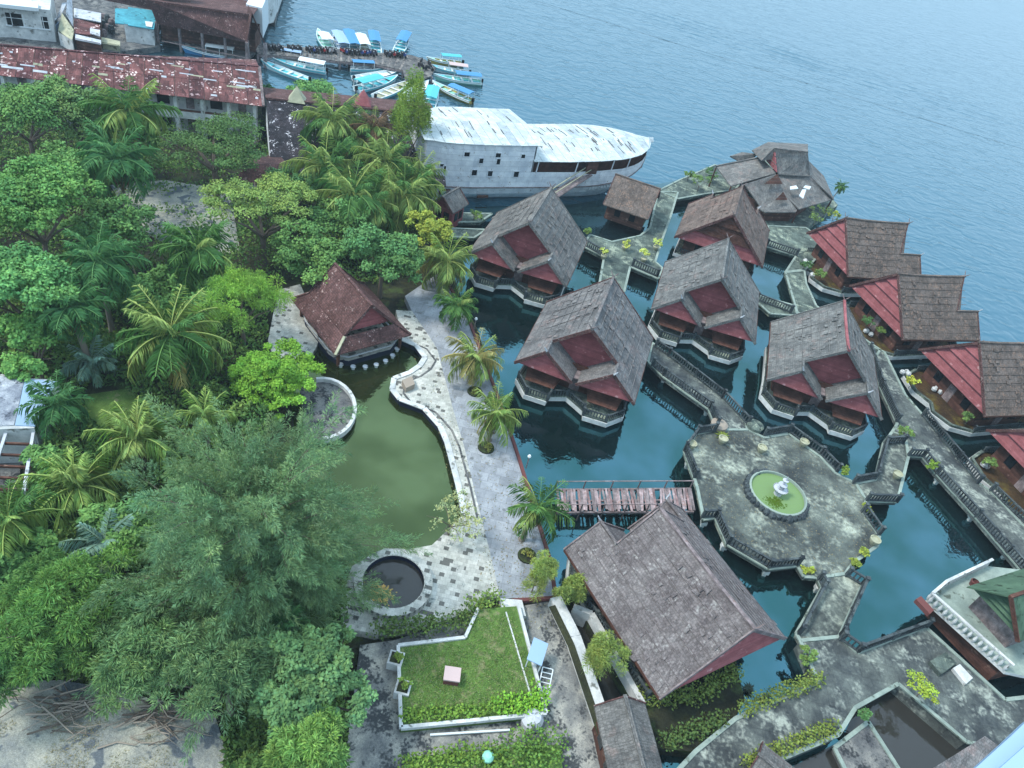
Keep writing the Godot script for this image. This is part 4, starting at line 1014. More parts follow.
# ------------------------------------------------------------------ old buildings by the harbour
func roofq(t: Node3D, q: Array, mat: String, nm := "roof_slope") -> MeshInstance3D:
	var pts := []
	for a in q: pts.append(P(a[0], a[1], a[2]))
	var b := MB.new(); b.slab(pts, Vector3(0, -0.14, 0))
	return putw(b, nm, M[mat], t)
func wallq(t: Node3D, px: Array, h: float, bottom: float, mat: String) -> MeshInstance3D:
	var b := MB.new(); b.block(PP(px, h), bottom, false)
	return putw(b, "wall", M[mat], t)
func harbour_buildings() -> void:
	rng.seed = 41
	# long rusty-roofed building
	var t := thing("long_building", "long two-storey building with patched rusty tin roof behind the trees", "building", P(150, 110, 0))
	var E := [P(-160, 56, 6.0), P(263, 106, 6.0)]; var R := [P(-160, 32, 8.0), P(259, 67, 8.0)]
	var Bk := [E[0] + (R[0] - E[0]) * 2.0, E[1] + (R[1] - E[1]) * 2.0]
	Bk[0].y = 6; Bk[1].y = 6
	var along: Vector3 = (E[1] - E[0]).normalized()
	var n := 26
	for sd in 2:
		for i in n:
			var f0 := float(i) / n; var f1 := (i + 0.97) / n
			var lo: Array = E if sd == 0 else Bk
			for k in 2:
				var m0: Vector3 = R[0].lerp(lo[0], k * 0.5); var m1: Vector3 = R[1].lerp(lo[1], k * 0.5)
				var l0: Vector3 = R[0].lerp(lo[0], k * 0.5 + 0.51); var l1: Vector3 = R[1].lerp(lo[1], k * 0.5 + 0.51)
				var up := Vector3(0, 0.05 * (1 - k) + rf(0, 0.03), 0)
				var b := MB.new()
				b.slab([m0.lerp(m1, f0) + up, m0.lerp(m1, f1) + up, l0.lerp(l1, f1) + up, l0.lerp(l1, f0) + up], Vector3(0, -0.06, 0))
				putw(b, "roof_sheet", M.rust_tin if rng.randf() > 0.2 else M.rust_tin2, t)
	for i in 46:
		var f := rf(0.3, 0.99); var g := rf(0.1, 0.92); var sd := 0 if rng.randf() < 0.72 else 1
		var lo: Array = E if sd == 0 else Bk
		var o: Vector3 = R[0].lerp(R[1], f).lerp(lo[0].lerp(lo[1], f), g) + Vector3(0, 0.14, 0)
		var dn: Vector3 = (lo[0] - R[0]).normalized()
		var a := rf(0.1, 0.55); var c := rf(0.25, 1.3)
		if i % 3 == 0: a = rf(0.5, 1.2); c = rf(0.1, 0.3)
		if i % 11 == 0: a = 0.8; c = 1.5
		var b := MB.new(); b.slab([o - along * a, o + along * a, o + along * a + dn * c, o - along * a + dn * c], Vector3(0, -0.06, 0))
		putw(b, "patch_sheet", M.tin_pale if i % 4 != 1 else M.pot, t)
	var b := MB.new(); b.beam(R[0] + Vector3(0, 0.1, 0), R[1] + Vector3(0, 0.1, 0), 0.35, 0.12); putw(b, "ridge_cap", M.rust_tin2, t)
	b = MB.new(); b.beam(R[1] + along * 0.05, E[1] + along * 0.05, 0.35, 0.25); putw(b, "verge_board", M.old_wood, t)
	b = MB.new(); b.slab([R[1] - along * 0.8, E[1] - along * 0.8, Bk[1] - along * 0.8], along * -0.15); putw(b, "gable_wall", M.brown_board, t)
	var inw: Vector3 = (Bk[0] - E[0]).normalized(); inw.y = 0
	var w0: Vector3 = E[0] + inw * 2.2; var w1: Vector3 = E[1] + inw * 2.2 - along * 1.0
	b = MB.new(); b.quad(Vector3(w0.x, 6.4, w0.z), Vector3(w1.x, 6.4, w1.z), Vector3(w1.x, 0, w1.z), Vector3(w0.x, 0, w0.z)); var wl := putw(b, "wall", M.whitewash, t)
	b = MB.new(); var e1: Vector3 = Bk[1] - along * 1.0 - inw * 1.0; b.quad(Vector3(w1.x, 6.4, w1.z), Vector3(e1.x, 6.4, e1.z), Vector3(e1.x, 0, e1.z), Vector3(w1.x, 0, w1.z)); putw(b, "wall", M.whitewash, t)
	var q0: Vector3 = E[0] + inw * 0.7; var q1: Vector3 = E[1] + inw * 0.7 - along * 1.0
	b = MB.new(); b.slab([Vector3(q0.x, 3.1, q0.z), Vector3(q1.x, 3.1, q1.z), Vector3(w1.x, 3.1, w1.z), Vector3(w0.x, 3.1, w0.z)], Vector3(0, -0.3, 0)); putw(b, "gallery_floor", M.whitewash, t)
	b = MB.new(); b.beam(Vector3(q0.x, 3.45, q0.z), Vector3(q1.x, 3.45, q1.z), 0.12, 0.7); putw(b, "gallery_parapet", M.whitewash, t)
	b = MB.new(); b.beam(Vector3(q0.x, 3.9, q0.z), Vector3(q1.x, 3.9, q1.z), 0.14, 0.25); putw(b, "gallery_rail", M.brown_board, t)
	for i in 15:
		var c: Vector3 = q0.lerp(q1, i / 14.0)
		b = MB.new(); b.beam(Vector3(c.x, 0, c.z), Vector3(c.x, 6.1, c.z), 0.45, 0.45); putw(b, "column", M.whitewash, t)
		var d: Vector3 = w0.lerp(w1, (i + 0.5) / 14.0) - inw * 0.06
		for y in [1.4, 4.6]:
			b = MB.new(); b.box(Vector3(d.x, y, d.z), Vector3(1.0 if i % 2 else 1.5, 1.9 if i % 2 else 1.2, 0.1), Basis(along, Vector3.UP, along.cross(Vector3.UP)))
			putw(b, "door" if i % 2 else "window", M.old_wood if i % 2 else M.glass, wl)
	# black-tiled house
	t = thing("black_roofed_house", "house with steep black tiled roof flecked white, beside the coconut palms", "house", P(300, 160, 0))
	roofq(t, [[266, 98, 7.0], [440, 116, 7.0], [446, 186, 3.2], [271, 170, 3.2]], "black_tile")
	roofq(t, [[266, 98, 7.0], [440, 116, 7.0], [430, 103, 4.6], [262, 87, 4.6]], "clay_roof")
	b = MB.new(); b.beam(P(266, 98, 7.1), P(440, 116, 7.1), 0.4, 0.25); putw(b, "ridge_cap", M.clay_roof, t)
	wallq(t, [[273, 164], [440, 180], [432, 108], [268, 94]], 3.3, 0.2, "whitewash")
	b = MB.new(); b.slab([P(267, 98, 6.9), P(270, 168, 3.1), P(263, 88, 4.5)], Vector3(0.3, 0, 0)); putw(b, "gable_wall", M.whitewash, t)
	for q in [[297, 100, "pot"], [363, 103, "red_bright"]]:
		var c := P(q[0], q[1], 7.0)
		b = MB.new()
		for i in 4:
			var an := TAU * i / 4.0 + 0.5; var an2 := TAU * (i + 1) / 4.0 + 0.5
			b.tri(c + Vector3(cos(an) * 1.6, 0, sin(an) * 1.6), c + Vector3(0, 1.9, 0), c + Vector3(cos(an2) * 1.6, 0, sin(an2) * 1.6))
		putw(b, "turret_roof", M[q[2]], t)
	t = thing("red_tiled_house", "low house with red-brown tiled roof in front of the black-roofed house", "house", P(268, 185, 0))
	roofq(t, [[244, 164, 5.0], [288, 164, 5.0], [302, 191, 3.2], [236, 181, 3.2]], "clay_roof")
	roofq(t, [[244, 164, 5.0], [288, 164, 5.0], [280, 156, 3.6], [248, 154, 3.6]], "clay_roof")
	wallq(t, [[240, 180], [298, 188], [282, 160], [250, 158]], 3.3, 0.2, "whitewash")
	# boathouse on posts
	t = thing("boathouse", "open boathouse with long maroon roof and peaked porch at the jetty's foot", "boathouse", P(200, 45, 0))
	roofq(t, [[148, 0, 7.5], [253, 15, 7.5], [248, 42, 4.0], [157, 23, 4.0]], "clay_roof")
	roofq(t, [[148, 0, 7.5], [253, 15, 7.5], [262, 2, 4.0], [150, -14, 4.0]], "clay_roof")
	roofq(t, [[98, -12, 7.2], [148, -2, 7.2], [152, 9, 5.6], [103, -1, 5.6]], "clay_roof")
	b = MB.new(); b.beam(P(148, 0, 7.6), P(253, 15, 7.6), 0.4, 0.2); putw(b, "ridge_cap", M.clay_roof, t)
	var pk := P(252, 12, 8.6); var pl := P(247, 42, 4.0); var pr := P(265, 43, 4.0)
	for e in [pl, pr]:
		b = MB.new(); b.slab([pk, e, e + Vector3(-2.0, 0, -3.0), pk + Vector3(-2.0, 0, -3.0)], Vector3(0, -0.25, 0)); putw(b, "porch_slope", M.clay_roof, t)
		b = MB.new(); b.beam(e, Vector3(e.x, -0.8, e.z), 0.5, 0.5); putw(b, "porch_column", M.old_wood, t)
	for i in range(2, 7):
		var f := i / 6.0
		var c := P(108 + 138 * f, 13.5 + 28 * f, 4.0)
		b = MB.new(); b.beam(c + Vector3(0, 0, -0.6), Vector3(c.x, -0.8, c.z - 0.6), 0.35, 0.35); putw(b, "post", M.old_wood, t)
	b = MB.new(); b.block(PP([[160, 37], [247, 58], [262, 46], [262, 30], [165, 8]], 1.2), 0.6); putw(b, "floor", M.jetty, t)
	b = MB.new(); b.block(PP([[160, 20], [255, 34], [260, 24], [160, 4]], 4.2), 1.2, false); putw(b, "back_wall", M.brown_board, t)
	b = MB.new(); b.beam(P(162, 41, 2.2), P(246, 58, 2.2), 0.1, 0.12); putw(b, "rail", M.old_wood, t)
	# white building
	t = thing("white_building", "large white flat-roofed building behind the boathouse", "building", P(235, 5, 0))
	var wb := PP([[190, 8], [263, 23], [274, 21], [292, -30], [205, -45]], 0.9)
	b = MB.new(); b.block(wb.map(func(a): return a + Vector3(0, 6.0, 0)), 0.6); putw(b, "wall", M.whitewash, t)
	b = MB.new()
	for i in wb.size(): b.beam(wb[i] + Vector3(0, 6.1, 0), wb[(i + 1) % wb.size()] + Vector3(0, 6.1, 0), 0.4, 0.35)
	putw(b, "parapet", M.metal_white, t)
	b = MB.new(); b.block(PP([[246, 4], [262, 8], [268, -6], [254, -10]], 6.0), 0.9); putw(b, "stair_tower", M.metal_white, t)
	for i in 5:
		b = MB.new(); var c: Vector3 = wb[0].lerp(wb[1], (i + 0.5) / 5.0) + Vector3(0, 4.4, 0); b.box(c, Vector3(1.6, 1.3, 0.3), Basis(Vector3.UP, atan2(-(wb[1] - wb[0]).z, (wb[1] - wb[0]).x))); putw(b, "window", M.glass, t)
	# shack with turquoise roof
	t = thing("shack", "small white shack with bright turquoise tin roof on the waterfront", "shack", P(137, 46, 0))
	roofq(t, [[115, 8, 4.0], [128, 9, 4.0], [128, 24, 3.5], [115, 23, 3.5]], "tin_blue")
	roofq(t, [[128, 7, 4.2], [157, 11, 4.2], [154, 29, 3.6], [128, 25, 3.6]], "tin_blue")
	wallq(t, [[124, 24], [153, 28], [155, 13], [126, 10]], 3.6, 0.6, "whitewash")
	b = MB.new(); b.slab([P(145, 21, 3.95), P(153, 22, 3.95), P(152, 27, 3.8), P(146, 26, 3.8)], Vector3(0, -0.06, 0)); putw(b, "patch_sheet", M.metal_white, t)
	# grey and white town houses in the corner
	t = thing("town_house", "grey-white house with a wide window behind the rusty roof", "house", P(15, 36, 0))
	b = MB.new(); b.block(PP([[-40, 2], [6, 5], [30, 8], [50, 10], [52, -10], [-40, -25]], 5.5), 0.6); putw(b, "wall", M.whitewash, t)
	b = MB.new(); b.block(PP([[-45, -1], [38, 8], [38, 2], [-45, -8]], 6.0), 5.5); putw(b, "roof_edge", M.metal_white, t)
	var f0 := P(6, 5, 5.5); var f1 := P(50, 10, 5.5)
	var fd := (f1 - f0).normalized(); var fb := Basis(fd, Vector3.UP, fd.cross(Vector3.UP))
	for q in [[0.05, 1.5], [0.33, 3.0], [0.78, 1.3]]:
		var w := f0.lerp(f1, q[0]) + Vector3(0, -1.9, 0)
		b = MB.new(); b.box(w, Vector3(q[1], 1.7, 0.14), fb); var win := putw(b, "window", M.glass, t)
		b = MB.new(); b.box(w - Vector3(0, 0.95, 0), Vector3(q[1] + 0.3, 0.16, 0.5), fb); putw(b, "sill", M.metal_white, win)
		b = MB.new(); b.box(w, Vector3(0.08, 1.7, 0.2), fb); b.box(w + Vector3(0, 0.2, 0), Vector3(q[1], 0.08, 0.2), fb); putw(b, "frame", M.metal_white, win)
	t = thing("leaning_roof_house", "narrow house with cream and pale blue folded roof beside the parked van", "house", P(65, 30, 0))
	roofq(t, [[58, 30, 2.6], [62, 13, 4.4], [74, 30, 3.4], [72, 41, 2.6]], "pot")
	roofq(t, [[56, 20, 2.8], [62, 3, 5.2], [67, 2, 5.2], [62, 13, 4.4]], "tin_pale")
	roofq(t, [[67, 0, 5.2], [72, 0, 4.6], [73, 26, 3.4], [66, 14, 4.6]], "tin_pale")
	wallq(t, [[58, 32], [72, 40], [74, 20], [62, 12]], 2.8, 0.6, "whitewash")
	t = thing("tin_shed", "tumbledown tin shed with rust-streaked white roof sheets", "shed", P(88, 35, 0))
	var k := 0
	for q in [[[74, 8, 3.6], [101, 13, 3.6], [101, 22, 3.3], [74, 17, 3.3]], [[74, 18, 3.2], [100, 25, 3.2], [99, 36, 2.8], [74, 33, 2.8]], [[75, 34, 2.9], [101, 40, 2.9], [101, 44, 2.7], [75, 39, 2.7]]]:
		roofq(t, q, ["tin_pale", "rust_tin", "tin_pale"][k], "roof_sheet"); k += 1
	roofq(t, [[90, 28, 3.2], [100, 30, 3.2], [100, 36, 3.1], [90, 33, 3.1]], "tin_pale", "patch_sheet")
	wallq(t, [[75, 38], [100, 43], [101, 16], [75, 12]], 2.8, 0.6, "brown_board")
	# parked van
	t = thing("van", "small blue-grey van parked between the corner house and the folded roof", "van", P(51, 33, 0.9))
	b = MB.new(); var vb := Basis(Vector3.UP, 0.35); b.box(Vector3(0, 0.75, 0), Vector3(1.7, 0.9, 3.8), vb); put(b, "body", M.pale_blue, t)
	b = MB.new(); b.box(vb * Vector3(0, 1.45, -0.5), Vector3(1.55, 0.6, 2.6), vb); put(b, "cabin", M.glass, t)
	b = MB.new(); b.box(vb * Vector3(0, 1.78, -0.5), Vector3(1.5, 0.08, 2.4), vb); put(b, "roof", M.metal_white, t)
	for x in [-0.75, 0.75]:
		for z in [-1.2, 1.2]:
			b = MB.new(); b.tube([vb * Vector3(x - 0.1, 0.32, z), vb * Vector3(x + 0.1, 0.32, z)], [0.32, 0.32], 10); put(b, "wheel", M.dark, t)
	for i in 7:
		b = MB.new(); var c := P(104 + (i % 3) * 4, 20 + i * 2.6, 0.9)
		b.lathe(Vector3(c.x, 0.9, c.z), [Vector2(0.5, 0), Vector2(0.55, 0.6), Vector2(0.35, 1.0 + 0.2 * (i % 2)), Vector2(0, 1.1)], 7)
		solo(b, "barrel", M.rail_dark if i % 2 else M.old_wood, "old barrel in the clutter beside the turquoise-roofed shack", "barrel", "clutter beside the shack")
	b = MB.new(); b.slab([P(101, 37, 2.0), P(120, 41, 2.0), P(120, 46, 1.8), P(101, 43, 1.8)], Vector3(0, -0.15, 0)); b.block([P(102, 38, 1.9), P(119, 42, 1.9), P(119, 45, 1.9), P(102, 42, 1.9)], 0.6, false)
	solo(b, "lean_to", M.pot, "cream lean-to roof between tin shed and turquoise-roofed shack", "lean-to")
	# flat grey roof and pergola at the left edge
	t = thing("annexe", "flat grey roofed annexe with a bare pergola frame among the palms", "building", P(10, 440, 0))
	b = MB.new(); b.block(PP([[-80, 395], [2, 374], [24, 379], [26, 378], [58, 380], [34, 428], [-80, 432]], 4.0), 0.2); putw(b, "wall", M.whitewash, t)
	b = MB.new(); b.block(PP([[-80, 396], [2, 376], [24, 381], [14, 425], [-80, 430]], 4.06), 4.005); putw(b, "roof", M.grey_roof, t)
	b = MB.new(); b.block(PP([[25, 379], [57, 381], [35, 426], [15, 425]], 4.08), 4.005); putw(b, "roof_sheet", M.pale_blue, t)
	for i in 6:
		b = MB.new(); b.beam(P(-40, 430 + i * 11.5, 3.4), P(36 - i * 1.6, 433 + i * 11.5, 3.4), 0.14, 0.18); putw(b, "pergola_bar", M.brown_board, t)
	for q in [[34, 430, 24, 492], [8, 428, -6, 470]]:
		b = MB.new(); b.beam(P(q[0], q[1], 3.5), P(q[2], q[3], 3.5), 0.2, 0.22); putw(b, "pergola_beam", M.tin_pale, t)
	for q in [[33, 433], [25, 488]]:
		b = MB.new(); var c := P(q[0], q[1], 3.4); b.beam(c, Vector3(c.x, 0.2, c.z), 0.2, 0.2); putw(b, "pergola_post", M.tin_pale, t)
	b = MB.new(); b.block(PP([[-60, 445], [22, 440], [18, 500], [-60, 510]], 0.5), 0.2); putw(b, "floor", M.old_concrete, t)

# ridged wake of a passing boat: real swells standing a few centimetres to decimetres above the sea sheet
func wake() -> void:
	var a := P(500, -30, 0); var c := P(1150, 165, 0)
	var dir := (c - a).normalized(); var side := Vector3(-dir.z, 0, dir.x)
	var L := a.distance_to(c); var W := 46.0
	var nu := 150; var nv := 120
	var v := PackedVector3Array(); var n := PackedVector3Array(); var t := PackedVector2Array(); var ix := PackedInt32Array()
	var ns := FastNoiseLite.new(); ns.seed = 3; ns.frequency = 0.03
	var hgt := func(u: float, w: float) -> float:
		var e := sin(PI * clampf(w / W + 0.5, 0, 1)); e = e * e * sin(PI * clampf(u / L, 0, 1))
		var p := w + ns.get_noise_2d(u * 0.4, w) * 2.5
		return 0.02 + e * (0.12 + 0.07 * sin(p * 1.45 + u * 0.05) + 0.045 * sin(p * 2.6 - u * 0.09)) * (0.7 + 0.6 * ns.get_noise_2d(u + 300, w))
	for i in nu + 1:
		for j in nv + 1:
			var u := L * i / nu; var w := W * (j / float(nv) - 0.5)
			var h: float = hgt.call(u, w)
			var hu: float = hgt.call(u + 0.2, w); var hw: float = hgt.call(u, w + 0.2)
			var p := a + dir * u + side * w
			v.append(Vector3(p.x, maxf(h, 0.004) if true else h, p.z))
			n.append((Vector3.UP - dir * (hu - h) / 0.2 - side * (hw - h) / 0.2).normalized())
			t.append(Vector2(p.x, p.z))
	for i in nu:
		for j in nv:
			var k := i * (nv + 1) + j
			ix.append_array([k, k + nv + 1, k + 1, k + 1, k + nv + 1, k + nv + 2])
	var arr := []; arr.resize(Mesh.ARRAY_MAX)
	arr[Mesh.ARRAY_VERTEX] = v; arr[Mesh.ARRAY_NORMAL] = n; arr[Mesh.ARRAY_TEX_UV] = t; arr[Mesh.ARRAY_INDEX] = ix
	var m := ArrayMesh.new(); m.add_surface_from_arrays(Mesh.PRIMITIVE_TRIANGLES, arr)
	inst(m, numbered("sea_wake"), M.sea, self).set_meta("kind", "structure")

# ------------------------------------------------------------------ jetty, boats, motorbikes
func boat(label: String, bow: Array, stern: Array, hull: String, inner: String, canopy: String, cov := [0.15, 0.75], bm := 0.24) -> void:
	var a := P(bow[0], bow[1], 0.5); var c := P(stern[0], stern[1], 0.5)
	var d := a - c; d.y = 0
	var L := clampf(d.length(), 5.0, 10.5)
	var t := thing("boat", label, "boat", Vector3((a.x + c.x) * 0.5, 0, (a.z + c.z) * 0.5), atan2(d.x, d.z), "tour boats moored round the jetty")
	var B := minf(L * bm * 0.5, 1.15)
	var hf := func(u: float) -> float: return B * (1.0 - pow(maxf(0.0, (u - 0.45) / 0.55), 2.0)) * (0.86 + 0.14 * minf(1.0, u * 4.0))
	var sh := func(u: float) -> float: return 0.62 + 0.55 * pow(u, 3.0)
	var b := MB.new(); var g := MB.new(); var dk := MB.new(); var st := MB.new()
	var N := 12
	for i in N:
		var u0 := float(i) / N; var u1 := float(i + 1) / N
		var z0 := lerpf(-L / 2, L / 2, u0); var z1 := lerpf(-L / 2, L / 2, u1)
		var w0: float = hf.call(u0); var w1: float = hf.call(u1); var y0: float = sh.call(u0); var y1: float = sh.call(u1)
		for s in [-1.0, 1.0]:
			b.quad(Vector3(s * w0, y0, z0), Vector3(s * w1, y1, z1), Vector3(s * w1 * 0.6, -0.2 + 0.2 * u1, z1 - 0.6 * u1), Vector3(s * w0 * 0.6, -0.2 + 0.2 * u0, z0 - 0.6 * u0))
			st.beam(Vector3(s * (w0 + 0.02), y0 - 0.22, z0), Vector3(s * (w1 + 0.02), y1 - 0.22, z1), 0.05, 0.14)
			g.beam(Vector3(s * w0, y0, z0), Vector3(s * w1, y1, z1), 0.12, 0.08)
		dk.quad(Vector3(-w0, y0 - (0.32 if u0 < 0.7 else 0.05), z0), Vector3(w0, y0 - (0.32 if u0 < 0.7 else 0.05), z0), Vector3(w1, y1 - (0.32 if u0 < 0.7 else 0.05), z1), Vector3(-w1, y1 - (0.32 if u0 < 0.7 else 0.05), z1))
	b.quad(Vector3(-hf.call(0.0), sh.call(0.0), -L / 2), Vector3(hf.call(0.0), sh.call(0.0), -L / 2), Vector3(hf.call(0.0) * 0.6, -0.2, -L / 2), Vector3(-hf.call(0.0) * 0.6, -0.2, -L / 2))
	put(b, "hull", M[hull], t); put(g, "gunwale", M.boat_white, t); put(dk, "deck", M[inner], t); put(st, "stripe", M.turq if hull == "boat_white" else M.boat_white, t)
	for u in [0.2, 0.4, 0.58]:
		b = MB.new(); b.box(Vector3(0, 0.55, lerpf(-L / 2, L / 2, u)), Vector3(hf.call(u) * 1.8, 0.08, 0.35)); put(b, "bench", M.boat_white, t)
	if canopy != "":
		var z0 := lerpf(-L / 2, L / 2, cov[0]); var z1 := lerpf(-L / 2, L / 2, cov[1])
		b = MB.new()
		for s in [-1.0, 1.0]: b.slab([Vector3(0, 2.0, z0), Vector3(0, 2.0, z1), Vector3(s * B * 0.95, 1.82, z1), Vector3(s * B * 0.95, 1.82, z0)], Vector3(0, -0.07, 0))
		put(b, "canopy", M[canopy], t)
		for s in [-1.0, 1.0]:
			for k in 3:
				b = MB.new(); var zz := lerpf(z0 + 0.1, z1 - 0.1, k / 2.0); b.beam(Vector3(s * B * 0.88, 0.5, zz), Vector3(s * B * 0.88, 1.85, zz), 0.07, 0.07); put(b, "canopy_post", M.boat_white, t)
	b = MB.new(); b.box(Vector3(0, 0.75, -L / 2 - 0.18), Vector3(0.35, 0.6, 0.4)); b.box(Vector3(0, 0.2, -L / 2 - 0.25), Vector3(0.14, 0.8, 0.2)); put(b, "outboard_motor", M.dark, t)
func harbour() -> void:
	var t := thing("jetty", "long grey plank jetty with a broad head, lined with motorbikes", "jetty", P(340, 58, 0))
	var near := PP([[258, 54], [300, 57], [340, 61], [375, 64], [403, 70]], 1.5); var far := PP([[254, 45], [300, 47], [340, 49], [375, 52], [412, 55]], 1.5)
	for i in 4:
		var n := 14
		for j in n:
			var f0 := float(j) / n; var f1 := (j + 0.95) / n
			var b := MB.new()
			b.slab([far[i].lerp(far[i + 1], f0), far[i].lerp(far[i + 1], f1), near[i].lerp(near[i + 1], f1), near[i].lerp(near[i + 1], f0)], Vector3(0, -0.12, 0))
			putw(b, "plank", M.jetty if j % 3 else M.jetty2, t)
	var b := MB.new(); b.block(PP([[403, 70], [412, 55], [426, 60], [436, 67], [431, 76], [421, 80], [405, 78]], 1.5), 1.3); putw(b, "jetty_head", M.jetty, t)
	for i in 5:
		for e in [near[i], far[i]]:
			b = MB.new(); b.beam(e + Vector3(0, -0.1, 0), e - Vector3(0, 2.6, 0), 0.3, 0.3); putw(b, "pile", M.old_wood, t)
	for i in 4:
		b = MB.new(); b.beam(near[i] - Vector3(0, 0.3, 0), near[i + 1] - Vector3(0, 0.3, 0), 0.25, 0.3); putw(b, "beam", M.old_wood, t)
	for q in [[406, 79], [420, 81], [432, 77]]:
		b = MB.new(); var e := P(q[0], q[1], 1.4); b.beam(e, e - Vector3(0, 2.6, 0), 0.3, 0.3); putw(b, "pile", M.old_wood, t)
	# boats
	boat("long white boat with turquoise deck tied beside the boathouse porch", [261, 63], [309, 80], "boat_white", "turq", "", [0, 0], 0.2)
	boat("boat with white canopy lying alongside the jetty's landward end", [272, 61], [326, 71], "boat_white", "turq", "boat_white", [0.02, 0.5])
	boat("boat with pale roof frame squeezed against the jetty's landward end", [272, 55], [303, 60], "boat_mint", "turq", "pale_blue", [0.05, 0.7])
	boat("white boat with open deck, bow away from the jetty, first beyond the motorbikes", [317, 31], [332, 52], "boat_white", "boat_mint", "boat_white", [0.2, 0.6])
	boat("boat under a light blue canopy between two white boats beyond the motorbikes", [334, 33], [346, 54], "boat_white", "pale_blue", "pale_blue", [0.1, 0.8])
	boat("boat under a deep blue canopy, beyond the busiest motorbikes", [347, 34], [356, 54], "boat_white", "turq", "blue_tarp", [0.1, 0.9])
	boat("boat under a cream canopy flanked by two blue-canopied boats", [357, 35], [367, 56], "boat_white", "pot", "boat_white", [0.15, 0.75])
	boat("boat under a deep blue canopy with a thin mast, next to the cream-canopied one", [372, 33], [377, 57], "boat_white", "turq", "blue_tarp", [0.3, 0.9])
	boat("small white boat with blue canopy, alone beyond the jetty head", [408, 35], [396, 55], "boat_white", "turq", "blue_tarp", [0.3, 0.95])
	boat("boat under a flat blue canopy against the jetty's piles", [386, 70], [350, 68], "boat_white", "pale_blue", "blue_tarp", [0.05, 0.65])
	boat("slim white boat beside the turquoise-canopied boat", [402, 72], [353, 79], "boat_white", "boat_white", "", [0, 0])
	boat("boat with bright turquoise canopy and blue windows", [400, 78], [354, 90], "boat_white", "turq", "turq", [0.02, 0.55])
	boat("open white boat with cluttered deck in front of the jetty head", [408, 84], [376, 97], "boat_white", "pot", "", [0, 0])
	boat("open white boat tucked behind the tall feathery tree", [428, 84], [404, 99], "boat_white", "boat_white", "", [0, 0])
	boat("small turquoise-decked boat lying near the ship's stern", [435, 86], [428, 110], "boat_white", "turq", "turq", [0.15, 0.7])
	boat("yellow-green hulled boat with pale blue canopy, farthest off the jetty head", [426, 60], [462, 63], "boat_yellow", "boat_mint", "turq", [0.05, 0.6])
	boat("boat with faded pink canopy off the jetty head", [427, 67], [469, 73], "boat_white", "turq", "pink_tarp", [0.05, 0.5])
	boat("boat with long blue canopy between the pink-canopied and yellow boats", [433, 77], [481, 82], "boat_mint", "turq", "blue_tarp", [0.02, 0.55])
	boat("yellow-hulled boat with blue canopy, nearest the ship's roof", [432, 84], [472, 101], "boat_yellow", "boat_mint", "blue_tarp", [0.02, 0.55])
	boat("blue boat with white canopy moored under the boathouse eaves", [181, 49], [237, 57], "blue_tarp", "turq", "boat_white", [0.05, 0.55], 0.2)
	# motorbikes: one small mesh each, painted by vertex colour
	var protos := []
	for col in [Color(0.02, 0.02, 0.025), Color(0.05, 0.05, 0.07), Color(0.3, 0.03, 0.03), Color(0.35, 0.36, 0.38), Color(0.03, 0.06, 0.2)]:
		b = MB.new(); b.cur = Color(0.015, 0.015, 0.015)
		for z in [-0.62, 0.62]: b.tube([Vector3(-0.06, 0.3, z), Vector3(0.06, 0.3, z)], [0.3, 0.3], 9)
		b.cur = col
		b.box(Vector3(0, 0.5, -0.25), Vector3(0.26, 0.34, 0.95)); b.box(Vector3(0, 0.72, 0.5), Vector3(0.3, 0.5, 0.16), Basis(Vector3.RIGHT, -0.35)); b.box(Vector3(0, 0.38, 0.25), Vector3(0.3, 0.1, 0.5))
		b.beam(Vector3(0, 0.35, 0.62), Vector3(0, 1.0, 0.42), 0.1, 0.1)
		b.cur = Color(0.02, 0.02, 0.02); b.box(Vector3(0, 0.76, -0.3), Vector3(0.28, 0.12, 0.85)); b.beam(Vector3(-0.34, 1.02, 0.4), Vector3(0.34, 1.02, 0.4), 0.06, 0.06)
		b.cur = Color(0.5, 0.5, 0.5); b.box(Vector3(0, 0.9, 0.56), Vector3(0.16, 0.14, 0.1))
		protos.append([b.mesh(), ["black", "dark grey", "red", "silver", "blue"][protos.size()]])
	rng.seed = 3
	var along := (P(412, 55, 1.5) - P(258, 46, 1.5)).normalized()
	for i in 52:
		var f := (i + 0.5) / 52.0
		var x := 266 + 138 * f
		if i in [6, 7, 13, 14, 26, 27] or (x > 376 and x < 384): continue
		var p := P(x, 46.5 + 8.5 * (x - 258) / 154.0 + (0.9 if i % 2 else 0.0), 1.5) + Vector3(0.5, 0, 0.9)
		var k := 0 if rng.randf() < 0.5 else rng.randi() % 5
		var m := inst(protos[k][0], numbered("motorbike"), M.vpaint, self, Transform3D(Basis(Vector3.UP, atan2(-along.z, along.x) + rf(-0.25, 0.25) + 0.1), p))
		tag(m, "%s motorbike parked in the row along the jetty" % protos[k][1], "motorbike", "%s motorbikes parked along the jetty" % protos[k][1])
	for i in 4:
		var p := P(421 + (i % 2) * 8, 63 + i * 2.5, 1.5)
		var m := inst(protos[0][0], numbered("motorbike"), M.vpaint, self, Transform3D(Basis(Vector3.UP, 0.5 * i), p)); tag(m, "black motorbike standing on the jetty head", "motorbike", "motorbikes on the jetty head")

# ------------------------------------------------------------------ plants
func vary(c: Color, d: float) -> Color:
	var k := 1.0 + rf(-d, d)
	var h := rf(-d, d) * 0.35
	return Color(clampf(c.r * k * (1 + h), 0, 1), clampf(c.g * k, 0, 1), clampf(c.b * k * (1 - h), 0, 1))
func rdir() -> Vector3:
	var z := rf(-1, 1); var a := rf(0, TAU); var r := sqrt(1 - z * z)
	return Vector3(r * cos(a), z, r * sin(a))
